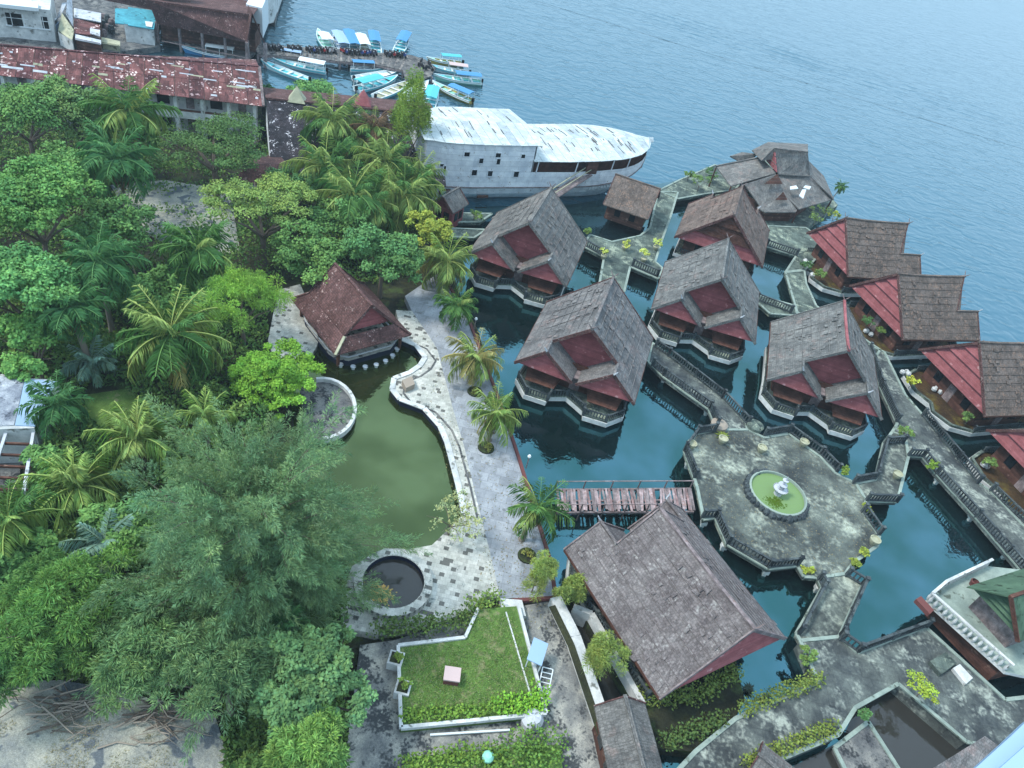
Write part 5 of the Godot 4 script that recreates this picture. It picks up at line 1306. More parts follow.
# o: {n: clumps, d: leaves per clump, l: leaf length, w: leaf half width, mode: 0 broad, 1 drooping, 2 upright feather}
func crown(center: Vector3, r: Vector3, col: Color, o: Dictionary) -> MB:
	var b := MB.new()
	var n: int = o.get("n", 26); var dn: int = o.get("d", 150)
	var mode: int = o.get("mode", 0)
	var l: float = o.get("l", 0.34); var w: float = o.get("w", 0.13)
	var cr: float = o.get("cr", 0.36)
	# a few big lobes, each set with small leafy clumps, so that gaps and hollows stay between them
	var lobes := []
	var nl := maxi(4, n / 7)
	for i in nl:
		var d := rdir()
		if d.y < -0.45: d.y = -d.y * 0.7
		lobes.append([center + d * r * rf(0.35, 0.68), r * rf(0.34, 0.5), vary(Color(col.r * 2.3, col.g * 2.05, col.b * 1.6), 0.16)])
	var nc := int(n * 1.7)
	for i in nc:
		var lo: Array = lobes[i % nl]
		var d := rdir()
		if d.y < -0.25: d.y = -d.y
		var cc: Vector3 = lo[0] + d * lo[1] * rf(0.75, 1.05)
		var cs: Vector3 = r * cr * 0.5 * rf(0.6, 1.15)
		if mode == 2: cs = Vector3(r.x * 0.13, r.y * 0.3, r.z * 0.13) * rf(0.8, 1.2)
		var cc_col := vary(lo[2], 0.16)
		for j in int(dn * 0.62):
			var e := rdir()
			if e.y < -0.1 and rng.randf() < 0.7: e.y = -e.y
			var q := cc + e * cs * pow(rng.randf(), 0.35)
			b.cur = vary(cc_col, 0.24)
			if mode == 0:
				var nn := (e * 0.7 + Vector3(0, 0.6, 0) + rdir() * 0.8).normalized()
				var dd := nn.cross(rdir()).normalized()
				b.leaf(q, dd, nn, l * rf(0.6, 1.15), w * rf(0.7, 1.1))
			elif mode == 1:
				var dd := (e * 0.9 + Vector3(0, -0.15, 0) + rdir() * 0.7).normalized()
				b.leaf(q, dd, dd.cross(rdir()).normalized(), l * rf(0.5, 1.0), w * 0.62, 0.2)
			else:
				var dd := (Vector3(e.x, 0.55, e.z) * 0.8 + rdir() * 0.5).normalized()
				b.leaf(q, dd, dd.cross(rdir()).normalized(), l * rf(0.7, 1.3), w, 0.3)
	return b
func limbs(base: Vector3, c: Vector3, r: Vector3, th: float) -> MB:
	var b := MB.new()
	var fork := base.lerp(c, 0.55); fork.x = base.x + (c.x - base.x) * 0.3; fork.z = base.z + (c.z - base.z) * 0.3
	b.tube([base, base.lerp(fork, 0.5) + Vector3(rf(-0.15, 0.15), 0, rf(-0.15, 0.15)), fork], [th, th * 0.8, th * 0.65], 7)
	for i in 6:
		var a := TAU * i / 6.0 + rf(-0.4, 0.4)
		var e := c + Vector3(cos(a) * r.x * 0.7, rf(-0.1, 0.45) * r.y, sin(a) * r.z * 0.7)
		b.tube([fork, fork.lerp(e, 0.5) + Vector3(0, 0.3, 0), e], [th * 0.5, th * 0.33, th * 0.1], 5)
	return b
# crown centre at a pixel and height, radius in pixels
func tree(nm: String, label: String, x: float, y: float, rp: float, hc: float, col: Color, o := {}, cat := "tree", group := "") -> Node3D:
	var c := P(x, y, hc)
	var r := rp * mpp(c) * (1.17 if cat == "tree" else 1.0)
	var rv := Vector3(r, r * o.get("fy", 0.8), r)
	var g: float = o.get("g", 0.3)
	var t := thing(nm, label, cat, Vector3(c.x, g, c.z), 0, group)
	var lc := c - t.position
	put(limbs(Vector3.ZERO, lc, rv, o.get("th", maxf(0.08, r * 0.06))), "trunk" if cat == "tree" else "stems", M.trunk, t)
	var oo: Dictionary = o.duplicate()
	oo.d = int(oo.get("d", 150) * (1.5 if cat == "tree" and not o.has("sparse") else 1.0))
	put(crown(lc, rv, col, oo), "crown" if cat == "tree" else "foliage", M.leafy, t)
	return t
var frond_cache := {}
func frond_mesh(kind: String, v: int) -> ArrayMesh:
	var key := kind + str(v)
	if frond_cache.has(key): return frond_cache[key]
	var col: Color = {coco = Color(0.28, 0.38, 0.115), green = Color(0.11, 0.24, 0.07), royal = Color(0.1, 0.25, 0.09), young = Color(0.29, 0.43, 0.12), blue = Color(0.16, 0.27, 0.2), dead = Color(0.26, 0.17, 0.1), old = Color(0.38, 0.36, 0.14)}[kind]
	rng.seed = 500 + v * 17 + kind.hash() % 1000
	var b := MB.new()
	var bend: float = [0.35, 0.7, 1.05][v]
	var p := Vector3.ZERO; var an: float = 0.5 - v * 0.1
	var N := 26
	var pts := [p]; var rad := [0.05]
	for i in N:
		an -= bend * 1.5 / N * (0.5 + i / float(N))
		p += Vector3(0, sin(an), cos(an)) / N
		pts.append(p); rad.append(0.04 * (1.0 - 0.85 * i / N) / 1.0)
	b.cur = Color(col.r * 1.2, col.g * 1.05, col.b)
	for i in range(0, N, 3):
		b.beam(pts[i], pts[mini(i + 3, N)], 0.013, 0.013)
	for i in range(2, N + 1):
		var f := i / float(N)
		var ln := 0.31 * sin(PI * (0.12 + 0.8 * f)) + 0.04
		var dz: Vector3 = (pts[i] - pts[i - 1]).normalized()
		for s in [-1.0, 1.0]:
			for k in 1:
				b.cur = vary(col, 0.3)
				var dr := 0.35 + 0.4 * v * 0.6 + rf(0, 0.3)
				if kind == "royal" or kind == "green": dr = rf(-0.25, 0.75)
				var d := (Vector3(s, -dr, 0) + dz * rf(0.3, 0.95)).normalized()
				b.leaf(pts[i] - dz * (rng.randf() / N), d, Vector3(0, 1, 0.2).normalized() + Vector3(-s * 0.3, 0, 0), ln * rf(0.8, 1.1), 0.0125 if kind != "blue" else 0.03, 0.25 + 0.2 * v)
	frond_cache[key] = b.mesh()
	return frond_cache[key]
func palm(label: String, x: float, y: float, rp: float, hc: float, kind: String, o := {}) -> void:
	var c := P(x, y, hc)
	var r := rp * mpp(c) * 1.18
	var g: float = o.get("g", 0.3)
	var lean := Vector3(o.get("lx", 0.0), 0, o.get("lz", 0.0))
	var t := thing(o.get("nm", "coconut_palm"), label, "palm tree", Vector3(c.x, g, c.z) + lean, 0, o.get("group", ""))
	var top := c - t.position
	var b := MB.new()
	var th: float = o.get("th", 0.17)
	b.tube([Vector3.ZERO, Vector3(0, top.y * 0.12, 0), top * Vector3(0.35, 0.5, 0.35), top - Vector3(0, 0.1, 0)], [th * 1.7, th * 1.15, th, th * 0.85], 8)
	put(b, "trunk", M.palm_trunk, t)
	if kind == "royal" or kind == "green":
		b = MB.new(); b.tube([top - Vector3(0, 0.9, 0), top - Vector3(0, 0.4, 0), top + Vector3(0, 0.2, 0)], [th * 0.9, th * 1.1, th * 0.5], 8); put(b, "crownshaft", M.green_stem, t)
	var n: int = int(o.get("n", 20) * 1.3)
	rng.seed = int(x * 31 + y * 7)
	for i in n:
		var v := 0 if i < n * 0.25 else (1 if i < n * 0.65 else 2)
		var kd := kind
		if kind == "coco" and i > n * 0.86: kd = "old"
		if o.has("mix") and rng.randf() < 0.3: kd = o.mix
		var yaw := i * 2.39996 + rf(-0.2, 0.2)
		var s := r * rf(0.82, 1.1) * (0.9 if v == 0 else 1.0)
		var tilt: float = [-0.55, -0.1, 0.3][v] + rf(-0.15, 0.15)
		if o.has("up"): tilt -= 0.35
		var m := frond_mesh(kd, v)
		rng.seed = int(x * 31 + y * 7) + i * 13 + 1
		inst(m, "frond", M.leafy, t, Transform3D(Basis(Vector3.UP, yaw) * Basis(Vector3.RIGHT, tilt) * Basis.from_scale(Vector3(s * 0.9, s, s)), top + Vector3(0, 0.1 * (2 - v), 0)))
	if hc > 3.0:
		for i in 3:
			inst(frond_mesh("dead", 2), "dead_frond", M.leafy, t, Transform3D(Basis(Vector3.UP, i * 2.1 + x) * Basis(Vector3.RIGHT, 0.95) * Basis.from_scale(Vector3.ONE * r * 0.7), top - Vector3(0, 0.15, 0)))
	if kind == "coco" and hc > 3.0:
		for i in 5:
			b = MB.new(); var a := i * 1.3; b.lathe(top + Vector3(cos(a) * 0.28, -0.35, sin(a) * 0.28), [Vector2(0, -0.14), Vector2(0.12, 0), Vector2(0, 0.14)], 7); put(b, "coconut", M.green_stem, t)
func plume_tree(nm: String, label: String, x: float, y: float, rp: float, hc: float, top: float, col: Color, np: int, seed_: int) -> void:
	# casuarina: long swept limbs hung with soft needle sprays
	rng.seed = seed_
	var c := P(x, y, hc)
	var r := rp * mpp(c)
	var t := thing(nm, label, "tree", Vector3(c.x, 0.3, c.z))
	var tp := Vector3(0, top - 0.3, 0)
	var b := MB.new(); b.tube([Vector3.ZERO, tp * 0.4, tp * 0.72], [0.5, 0.32, 0.06], 8); put(b, "trunk", M.trunk, t)
	var nb := MB.new(); var lb := MB.new()
	for i in np:
		var f := 0.25 + 0.75 * (i + 0.5) / np
		var a := i * 2.39996 + rf(-0.4, 0.4)
		var o := tp * (f * 0.72)
		var ln := r * (1.05 - 0.5 * f * f) * rf(0.45, 1.3)
		var dir := Vector3(cos(a), 0, sin(a))
		if dir.x > 0.25 and dir.z > -0.1: ln = minf(ln, r * 0.6)
		var rise := rf(0.15, 0.4) + 0.5 * f * f + 0.9 * pow(f, 6.0)
		var pts := []; var cc := vary(col * 1.5, 0.16)
		var K := 12
		for k in K + 1:
			var u := k / float(K)
			pts.append(o + dir * ln * u + Vector3(0, ln * (rise * u - 0.3 * u * u * u), 0) + Vector3(-dir.z, 0, dir.x) * sin(u * 2.5 + i) * ln * 0.1)
		lb.tube([pts[0], pts[4], pts[8], pts[K]], [0.06, 0.04, 0.025, 0.008], 4)
		# soft sprays along the outer limb, each a small tuft
		for k in 18:
			var u := rf(0.25 - 0.2 * f * f, 1.0)
			var kk := int(u * K)
			var fw: Vector3 = (pts[mini(kk + 1, K)] - pts[maxi(kk - 1, 0)]).normalized()
			var e0 := rdir(); e0.y = absf(e0.y) * 0.6
			var q0: Vector3 = pts[kk] + e0 * ln * 0.13 * (1.15 - u)
			var td := (fw * 0.9 + e0 * 0.6 + Vector3(0, 0.1, 0)).normalized()
			var tl := rf(0.8, 2.3); var tc := vary(cc, 0.18)
			for j in 92:
				var v := rng.randf()
				var e := rdir()
				nb.cur = vary(tc, 0.22)
				var q := q0 + td * tl * v - Vector3(0, 0.25 * tl * v * v, 0) + e * 0.32 * (1.08 - v)
				var dd := (td * 0.9 + e * 0.8 + Vector3(0, -0.25, 0)).normalized()
				nb.leaf(q, dd, dd.cross(rdir()).normalized(), rf(0.2, 0.42), 0.02, 0.2)
	put(lb, "limbs", M.trunk, t); put(nb, "crown", M.leafy, t)
func shrub(label: String, x: float, y: float, rp: float, g: float, col: Color, o := {}) -> void:
	var r := rp * mpp(P(x, y, g + 0.5))
	var oo := {n = 9, d = 60, l = 0.22, w = 0.085, cr = 0.42, g = g, fy = 0.75, th = 0.05}
	oo.merge(o, true)
	tree(oo.get("nm", "shrub"), label, x, y, rp, g + r * oo.fy * 0.8, Color(col.r * 0.62, col.g * 0.68, col.b * 0.8), oo, oo.get("cat", "shrub"), oo.get("group", ""))
func spiky(label: String, x: float, y: float, rp: float, g: float, col: Color, group := "") -> void:
	var c := P(x, y, g); var r := rp * mpp(c)
	var b := MB.new()
	for i in 26:
		var a := i * 2.4; var up := 1.2 - i * 0.035
		b.cur = vary(col, 0.2)
		var d := Vector3(cos(a), up, sin(a)).normalized()
		b.leaf(c, d, d.cross(Vector3(-sin(a), 0, cos(a))).normalized(), r * rf(0.8, 1.15), r * 0.1, 0.25)
	solo(b, "spiky_plant", M.leafy, label, "plant", group)
func potted(label: String, x: float, y: float, g: float, col: Color, rp := 5.0, pot := "pot") -> void:
	var c := P(x, y, g)
	var t := thing("potted_plant", label, "potted plant", c)
	var b := MB.new(); b.lathe(Vector3.ZERO, [Vector2(0.2, 0), Vector2(0.38, 0.35), Vector2(0.42, 0.55), Vector2(0.34, 0.55), Vector2(0.3, 0.45), Vector2(0, 0.45)], 12); put(b, "pot", M[pot], t)
	var r := rp * mpp(c)
	put(crown(Vector3(0, 0.5 + r * 0.6, 0), Vector3(r, r * 0.8, r), col, {n = 6, d = 50, l = 0.22, w = 0.08, cr = 0.5}), "foliage", M.leafy, t)
func hedge(label: String, px: Array, g: float, h: float, wd: float, col: Color) -> void:
	var b := MB.new()
	for i in px.size() - 1:
		var a := P(px[i][0], px[i][1], g); var c := P(px[i + 1][0], px[i + 1][1], g)
		var n := int(a.distance_to(c) * 140 * wd)
		for j in n:
			var q := a.lerp(c, rng.randf()) + Vector3(rf(-wd, wd) * 0.5, h * pow(rng.randf(), 0.4) * rf(0.6, 1.1), rf(-wd, wd) * 0.5)
			b.cur = vary(col * 1.5, 0.35)
			var nn := (Vector3(0, 0.8, 0) + rdir()).normalized()
			b.leaf(q, nn.cross(rdir()).normalized(), nn, rf(0.14, 0.26), 0.08)
	var m := solo(b, "hedge", M.leafy, label, "hedge")

func plants() -> void:
	var mid := Color(0.055, 0.125, 0.045); var dark := mid; var lite := Color(0.1, 0.17, 0.05); var lime := Color(0.15, 0.29, 0.035); var yel := Color(0.2, 0.25, 0.04)
	rng.seed = 100
	# broadleaf wood on the left
	tree("broadleaf_tree", "bushy green tree in front of the long rusty-roofed building's left end", 25, 118, 46, 6.5, mid, {n = 40, d = 170})
	tree("broadleaf_tree", "loose-crowned green tree between rusty roof and the royal palm", 78, 118, 40, 6, Color(0.06, 0.12, 0.05), {n = 34, d = 150})
	tree("broadleaf_tree", "low dark tree under the rusty roof's white gallery", 75, 170, 36, 4.5, dark, {n = 30, d = 140})
	tree("broadleaf_tree", "tallest bright green tree among the left-hand wood", 35, 205, 56, 9, Color(0.06, 0.15, 0.05), {n = 56, d = 190})
	tree("broadleaf_tree", "broad bright green tree above the blue-leaved fan palm", 18, 285, 52, 8, Color(0.055, 0.145, 0.055), {n = 56, d = 180})
	tree("broadleaf_tree", "low green tree beside the flat grey annexe roof", 32, 345, 36, 5, Color(0.06, 0.15, 0.05), {n = 34, d = 150})
	tree("broadleaf_tree", "dark understorey tree between the royal palms", 112, 240, 44, 4, dark, {n = 36, d = 140})
	tree("broadleaf_tree", "dark understorey tree behind the large coconut palm", 145, 295, 40, 3.5, dark, {n = 32, d = 140})
	tree("umbrella_tree", "dark flat-topped spreading tree in front of the rusty-roofed building", 212, 142, 58, 8, Color(0.04, 0.085, 0.035), {n = 44, d = 150, fy = 0.35, l = 0.26, w = 0.09, cr = 0.3})
	tree("umbrella_tree", "light green flat-topped spreading tree by the red-brown tiled roof", 262, 212, 56, 7, Color(0.085, 0.14, 0.045), {n = 48, d = 150, fy = 0.45, l = 0.26, w = 0.09, cr = 0.3})
	tree("broadleaf_tree", "green tree behind the clay-roofed pavilion", 318, 258, 40, 5, dark, {n = 36, d = 150})
	tree("broadleaf_tree", "dense dark glossy tree between pavilion and promenade", 383, 256, 42, 5.5, Color(0.045, 0.11, 0.045), {n = 44, d = 190})
	tree("broadleaf_tree", "low tree below the clustered coconut palms", 345, 222, 40, 4, dark, {n = 36, d = 150})
	tree("broadleaf_tree", "small tree under the coconut cluster beside the black roof", 300, 190, 28, 4, Color(0.04, 0.1, 0.045), {n = 24, d = 130})
	tree("broadleaf_tree", "yellow-green tree beside the narrow dark hut", 437, 236, 26, 4.5, Color(0.13, 0.17, 0.035), {n = 26, d = 150})
	tree("broadleaf_tree", "tree filling the gap behind the feathery bamboo", 200, 305, 34, 3, dark, {n = 26, d = 130})
	tree("bamboo_clump", "tall light green bamboo clump left of the clay-roofed pavilion", 240, 305, 42, 5.5, Color(0.12, 0.22, 0.05), {n = 60, d = 150, mode = 1, l = 0.42, w = 0.045, fy = 1.0, cr = 0.26})
	tree("round_shrub", "bright lime green rounded tree beside the crescent terrace", 280, 380, 43, 2.4, Color(0.085, 0.19, 0.03), {n = 110, d = 150, l = 0.24, w = 0.09, fy = 0.62, cr = 0.26})
	plume_tree("casuarina_tree", "huge grey-green casuarina tree overhanging the pool", 252, 548, 136, 7.5, 14.5, Color(0.145, 0.23, 0.11), 124, 200)
	rng.seed = 300
	tree("feathery_tree", "big soft yellow-green tree left of the casuarina, above the bare yard", 62, 612, 62, 6, Color(0.08, 0.165, 0.055), {n = 80, d = 170, mode = 1, l = 0.5, w = 0.05, cr = 0.27})
	tree("feathery_tree", "soft green tree at the yard's left edge", 8, 655, 44, 4, Color(0.05, 0.12, 0.05), {n = 40, d = 150, mode = 1, l = 0.5, w = 0.05})
	tree("feathery_tree", "grey-green feathery tree in front of the casuarina over the dead branches", 158, 640, 58, 5.5, Color(0.078, 0.15, 0.078), {n = 76, d = 160, mode = 1, l = 0.5, w = 0.05, cr = 0.27})
	tree("feathery_tree", "tall grey-green feathery tree overhanging the second branch heap", 225, 670, 62, 6, Color(0.075, 0.145, 0.082), {n = 84, d = 170, mode = 1, l = 0.5, w = 0.05, cr = 0.26})
	tree("vine_covered_tree", "blue-green vine-covered tree beside the lawn terrace", 318, 690, 62, 5, Color(0.05, 0.108, 0.052), {n = 84, d = 200, l = 0.26, w = 0.11, cr = 0.27})
	tree("feathery_tree", "bright green feathery young tree in front of the vine-covered tree", 305, 752, 42, 6, Color(0.1, 0.2, 0.07), {n = 50, d = 150, mode = 1, l = 0.45, w = 0.05, cr = 0.28})
	tree("broadleaf_tree", "undergrowth tree behind the yellow-fronded palms", 120, 545, 46, 3.5, dark, {n = 40, d = 140})
	tree("broadleaf_tree", "low dark tree between annexe pergola and grass clearing", 62, 470, 30, 2.5, dark, {n = 26, d = 130})
	tree("broadleaf_tree", "undergrowth beneath the left-edge palm", 30, 560, 44, 3, dark, {n = 36, d = 140})
	tree("feathery_tree", "tall slim light green feathery tree beside the ship's stern", 408, 140, 22, 7, Color(0.12, 0.19, 0.045), {n = 46, d = 150, mode = 2, l = 0.4, w = 0.04, fy = 2.1, cr = 0.4})
	tree("mangrove_bush", "rounded green mangrove bush at the water's edge before the black-roofed house", 318, 95, 30, 2.4, Color(0.06, 0.14, 0.05), {n = 34, d = 140, fy = 0.5})
	tree("mangrove_bush", "small mangrove bush by the rusty building's seaward end", 267, 96, 11, 2.4, Color(0.04, 0.11, 0.05), {n = 14, d = 120})
	tree("broadleaf_tree", "dark tree crown beyond the boathouse roof", 178, -3, 26, 7, dark, {n = 24, d = 120, fy = 0.5})
	tree("frangipani_tree", "thin-leaved frangipani on the paving at the pool's corner", 452, 520, 33, 2.8, Color(0.13, 0.17, 0.1), {n = 40, d = 26, l = 0.2, w = 0.07, cr = 0.2, g = 1.0, th = 0.1, sparse = 1})
	for q in [[536, 580, 19, 1.0, "feathery bamboo clump at the promenade's red kerb end", 1.6], [568, 590, 15, 0.9, "feathery bamboo clump against the hall's back wall", 1.9], [601, 662, 24, 0.9, "largest feathery bamboo clump, over the narrow dark canal", 2.0]]:
		rng.seed = int(q[0])
		tree("bamboo_clump", q[4], q[0], q[1], q[2], q[5] + q[3], Color(0.17, 0.24, 0.09), {n = 40, d = 110, mode = 2, l = 0.26, w = 0.018, fy = 1.3, g = q[3], th = 0.06})
	# palms
	palm("green coconut palm overlapping the long rusty roof", 128, 112, 40, 9, "green", {mix = "coco", n = 22})
	palm("royal palm with arched fronds below the rusty roof's palm", 118, 160, 38, 8.5, "royal", {nm = "royal_palm"})
	palm("tall royal palm with lime new frond among the left wood", 98, 262, 40, 8, "royal", {nm = "royal_palm", th = 0.22})
	palm("royal palm with pale bare trunk above the annexe roof", 70, 308, 34, 7.5, "royal", {nm = "royal_palm", th = 0.24, lx = 0.6})
	palm("coconut palm by the grey forecourt rubble", 198, 250, 38, 7, "green", {mix = "coco", n = 22})
	palm("large drooping coconut palm in front of the bamboo clump", 170, 335, 50, 6.5, "coco", {mix = "green", n = 26})
	palm("small dark royal palm beside the flat annexe roof", 57, 405, 30, 5, "royal", {nm = "royal_palm", th = 0.16})
	palm("young upright coconut palm with yellow fronds at the clearing", 78, 488, 44, 3.5, "young", {mix = "coco", up = 1, n = 20})
	palm("yellow-fronded coconut palm between clearing and casuarina", 138, 440, 40, 4, "coco", {mix = "young", n = 20, up = 1})
	palm("bright green palm at the picture's left border", 8, 520, 40, 6, "young", {mix = "green"})
	palm("yellow young palm showing through the casuarina's edge", 205, 418, 30, 4, "young", {n = 14, up = 1})
	palm("blue-grey fan-leaved palm beside the royal palm's bare trunk", 92, 362, 24, 2.5, "blue", {nm = "fan_palm", n = 14})
	palm("blue-green palm fronds in the undergrowth below the yellow palms", 105, 545, 34, 4.5, "blue", {n = 14})
	var k := 0
	for q in [[332, 122, 34, 8, "topmost palm of the coconut cluster, against the black roof", "coco"], [325, 168, 36, 7, "coconut palm of the cluster leaning over the black roof's edge", "coco"], [352, 196, 40, 7, "lowest broad palm of the coconut cluster", "coco"], [385, 162, 34, 7.5, "coconut palm in the middle of the cluster", "coco"], [404, 196, 36, 6, "coconut palm of the cluster beside the ship's stern hut", "coco"], [374, 128, 24, 8, "half-dead coconut palm with brown fronds in the cluster", "dead"], [372, 205, 30, 6, "small coconut palm between the two broad ones of the cluster", "coco"], [418, 178, 28, 6.5, "coconut palm of the cluster touching the feathery tree", "coco"], [352, 140, 30, 6, "greener coconut palm half hidden inside the cluster", "green"]]:
		palm(q[4], q[0], q[1], q[2], q[3], q[5], {group = "coconut palm cluster", mix = "green" if q[5] == "coco" else "coco"}); k += 1
	palm("yellow coconut palm beside the yellow-green tree", 447, 262, 32, 4, "coco", {mix = "young"})
	palm("smallest promenade palm, with green fronds", 456, 306, 22, 3.8, "green", {g = 1.0, th = 0.13, mix = "coco"})
	palm("yellowest promenade palm with hanging fronds", 476, 358, 31, 4.0, "coco", {g = 1.0, mix = "old", n = 18})
	palm("promenade palm in front of the twin-gabled cottage", 495, 414, 30, 4.2, "coco", {g = 1.0, mix = "young", n = 16})
	palm("promenade palm with leaning trunk at the plank bridge", 538, 508, 33, 4.6, "green", {g = 1.0, mix = "coco", lx = -0.5, lz = 0.4, n = 15})
	palm("small dark green palm growing through the vine-covered tree", 285, 625, 22, 6, "royal", {n = 16, th = 0.1})
	palm("spindly lone palm beside the restaurant's bushes at the sea edge", 841, 187, 7, 5, "green", {g = 0.9, th = 0.08, n = 12, lx = -0.6})
	# shrubs on the walkways
	rng.seed = 400
	var sg := "shrubs on the walkways"
	for q in [[700, 184, 14, "straggly bushes on the walkway between kiosk and restaurant", lite], [712, 176, 11, "dark bush against the restaurant's left roof", dark], [689, 176, 8, "upright pale bush at the kiosk walkway's sea edge", lite], [818, 216, 17, "light green bush beside the restaurant's steps", lite], [834, 218, 10, "yellowish bush beside the first red-gabled cottage", yel], [805, 265, 8, "small bush at the garden of the first red-gabled cottage", mid], [817, 275, 9, "green bush under the first red gable", lite], [868, 325, 12, "leafy bush under the second red gable", mid], [880, 332, 9, "bush by the second red-gabled cottage's white kerb", lite], [912, 384, 10, "bright yellow-leaved potted shrub on the long walkway", Color(0.3, 0.34, 0.05)], [905, 432, 9, "green shrub where the short link meets the long walkway", lite], [932, 463, 9, "green shrub opposite, in the bend of the long walkway", Color(0.12, 0.2, 0.03)], [846, 472, 7, "round green shrub in the plaza's rail corner by the palest cottage", Color(0.13, 0.2, 0.04)], [864, 553, 7, "upper yellow shrub on the plaza's outer edge", Color(0.19, 0.25, 0.05)], [856, 565, 7, "lower yellow shrub on the plaza's outer edge", Color(0.19, 0.25, 0.05)], [808, 655, 10, "green bush at the foot of the plaza's lower walkway", lite], [924, 690, 24, "bright lime bush beside the dark lower pond", Color(0.2, 0.28, 0.04)], [863, 716, 8, "small dark bush at the lower pond's rim", mid], [968, 420, 9, "green tuft in the third red-gabled cottage's garden", lite], [990, 465, 10, "reddish-green bush by the last red-gabled cottage", lite], [1015, 450, 8, "bush against the last red gable", mid], [640, 224, 6, "small bush beside the kiosk's wall", mid], [588, 232, 6, "small bush on the kiosk deck's outer end", lite], [450, 217, 9, "yellow-green weeds on the mossy landing by the ship's stern", yel], [475, 216, 8, "weeds on the mossy landing beneath the ship's hull", lite]]:
		shrub(q[3], q[0], q[1], q[2], 1.2 if q[0] > 500 else 0.8, q[4])
	for q in [[643, 262, "yellow-green round shrub in a pot on the kiosk deck"], [624, 250, "flat pale shrub in the middle of the kiosk deck"], [655, 250, "pale potted shrub on the kiosk deck's narrow arm"], [603, 259, "small pale potted shrub beside the kiosk deck railing"]]:
		potted(q[2], q[0], q[1], 1.2, Color(0.22, 0.28, 0.08), 6.5)
	for q in [[760, 452, "cream urn inside the plaza balustrade facing the palest cottage"], [802, 446, "cream planter at the plaza balustrade's middle post"], [721, 443, "small white planter where the footbridge meets the plaza"], [690, 448, "round pale planter in the plaza's left corner"], [872, 544, "pale round planter at the plaza's outer corner"], [895, 478, "pale planter on the short link walkway"]]:
		var c := P(q[0], q[1], 1.2); var b := MB.new()
		b.lathe(c, [Vector2(0.22, 0), Vector2(0.42, 0.4), Vector2(0.48, 0.7), Vector2(0.4, 0.72), Vector2(0.36, 0.6), Vector2(0, 0.58)], 14); solo(b, "urn", M.pot, q[2], "urn")
	spiky("yellowing spiky plant at the footbridge end of the plaza", 722, 437, 9, 1.2, Color(0.2, 0.25, 0.05))
	for q in [[718, 427, "brown half-round planter at the footbridge's left end", "dead_wood"], [754, 428, "green-topped half-round planter at the footbridge's right end", "mossy"]]:
		var c := P(q[0], q[1], 1.2); var b := MB.new()
		b.lathe(c, [Vector2(0.8, 0), Vector2(0.85, 0.45), Vector2(0.6, 0.6), Vector2(0, 0.68)], 14); solo(b, "planter", M[q[3]], q[2], "planter")
	shrub("flat yellow-green bed at the plaza's lower rail corner", 808, 571, 8, 1.2, yel, {fy = 0.35})
	shrub("yellow-green bed beside the plaza's outer balustrade", 866, 508, 6, 1.2, yel, {fy = 0.4})
	for q in [[805, 262], [812, 275], [843, 322], [868, 334], [905, 372], [935, 390], [948, 396], [985, 465]]:
		var c := P(q[0], q[1], 1.1); var b := MB.new()
		for i in 3: b.lathe(c + Vector3(rf(-0.5, 0.5), 0, rf(-0.5, 0.5)), [Vector2(0.3, 0), Vector2(0.33, 0.25), Vector2(0.15, 0.42), Vector2(0, 0.44)], 6)
		solo(b, "white_stones", M.whitewash, "whitewashed rocks edging the garden of a red-gabled cottage", "rocks", "whitewashed garden rocks")
	hedge("clipped hedge on the causeway's edge below the hall's red gable", [[738, 712], [818, 680]], 1.2, 0.8, 1.0, Color(0.11, 0.15, 0.035))
	hedge("clipped hedge on the causeway's edge above the dark lower pond", [[745, 765], [800, 742], [834, 728]], 1.2, 0.7, 0.9, Color(0.12, 0.16, 0.035))
	hedge("low ragged hedge in the garden under the hall's eaves", [[662, 745], [705, 728], [722, 720]], 0.95, 0.8, 1.1, Color(0.06, 0.1, 0.03))
	hedge("leafy planting bed under the hall's red gable", [[640, 700], [690, 700], [735, 672]], 0.95, 1.0, 1.2, Color(0.1, 0.14, 0.035))
	hedge("leafy bed along the lawn's white border by the round basin", [[375, 634], [420, 630], [462, 625], [470, 612]], 0.9, 1.1, 1.3, Color(0.07, 0.11, 0.03))
	hedge("taller green shrubs at the lawn's corner by the promenade", [[470, 610], [498, 602]], 0.9, 1.2, 1.2, Color(0.12, 0.18, 0.04))
	hedge("bright green bushes along the lawn's lower right edge", [[498, 706], [540, 704], [538, 690]], 1.5, 0.5, 1.3, Color(0.13, 0.27, 0.03))
	hedge("green growth along the lawn's lower left border", [[404, 716], [470, 712], [520, 706]], 1.5, 0.35, 0.8, Color(0.1, 0.18, 0.03))
	hedge("dense green bush mass below the courtyard path", [[500, 768], [530, 752], [552, 748]], 1.0, 1.3, 2.2, Color(0.08, 0.15, 0.03))
	hedge("green hedge along the lower lawn's edge", [[400, 770], [460, 758], [500, 756]], 1.0, 0.8, 1.2, Color(0.1, 0.17, 0.03))
	# water plants by the hall
	for q in [[748, 690], [765, 700], [735, 700]]:
		spiky("sparse pale water weed in the pool under the hall's red gable", q[0], q[1], 9, 0.05, Color(0.12, 0.16, 0.12), "water weeds by the hall")
	# grass on the lawns: one mass of blades
	var gb := MB.new()
	rng.seed = 71
	var la := P(398, 646, 1.5); var lb := P(545, 640, 1.5); var lc := P(401, 728, 1.5); var ld := P(546, 714, 1.5)
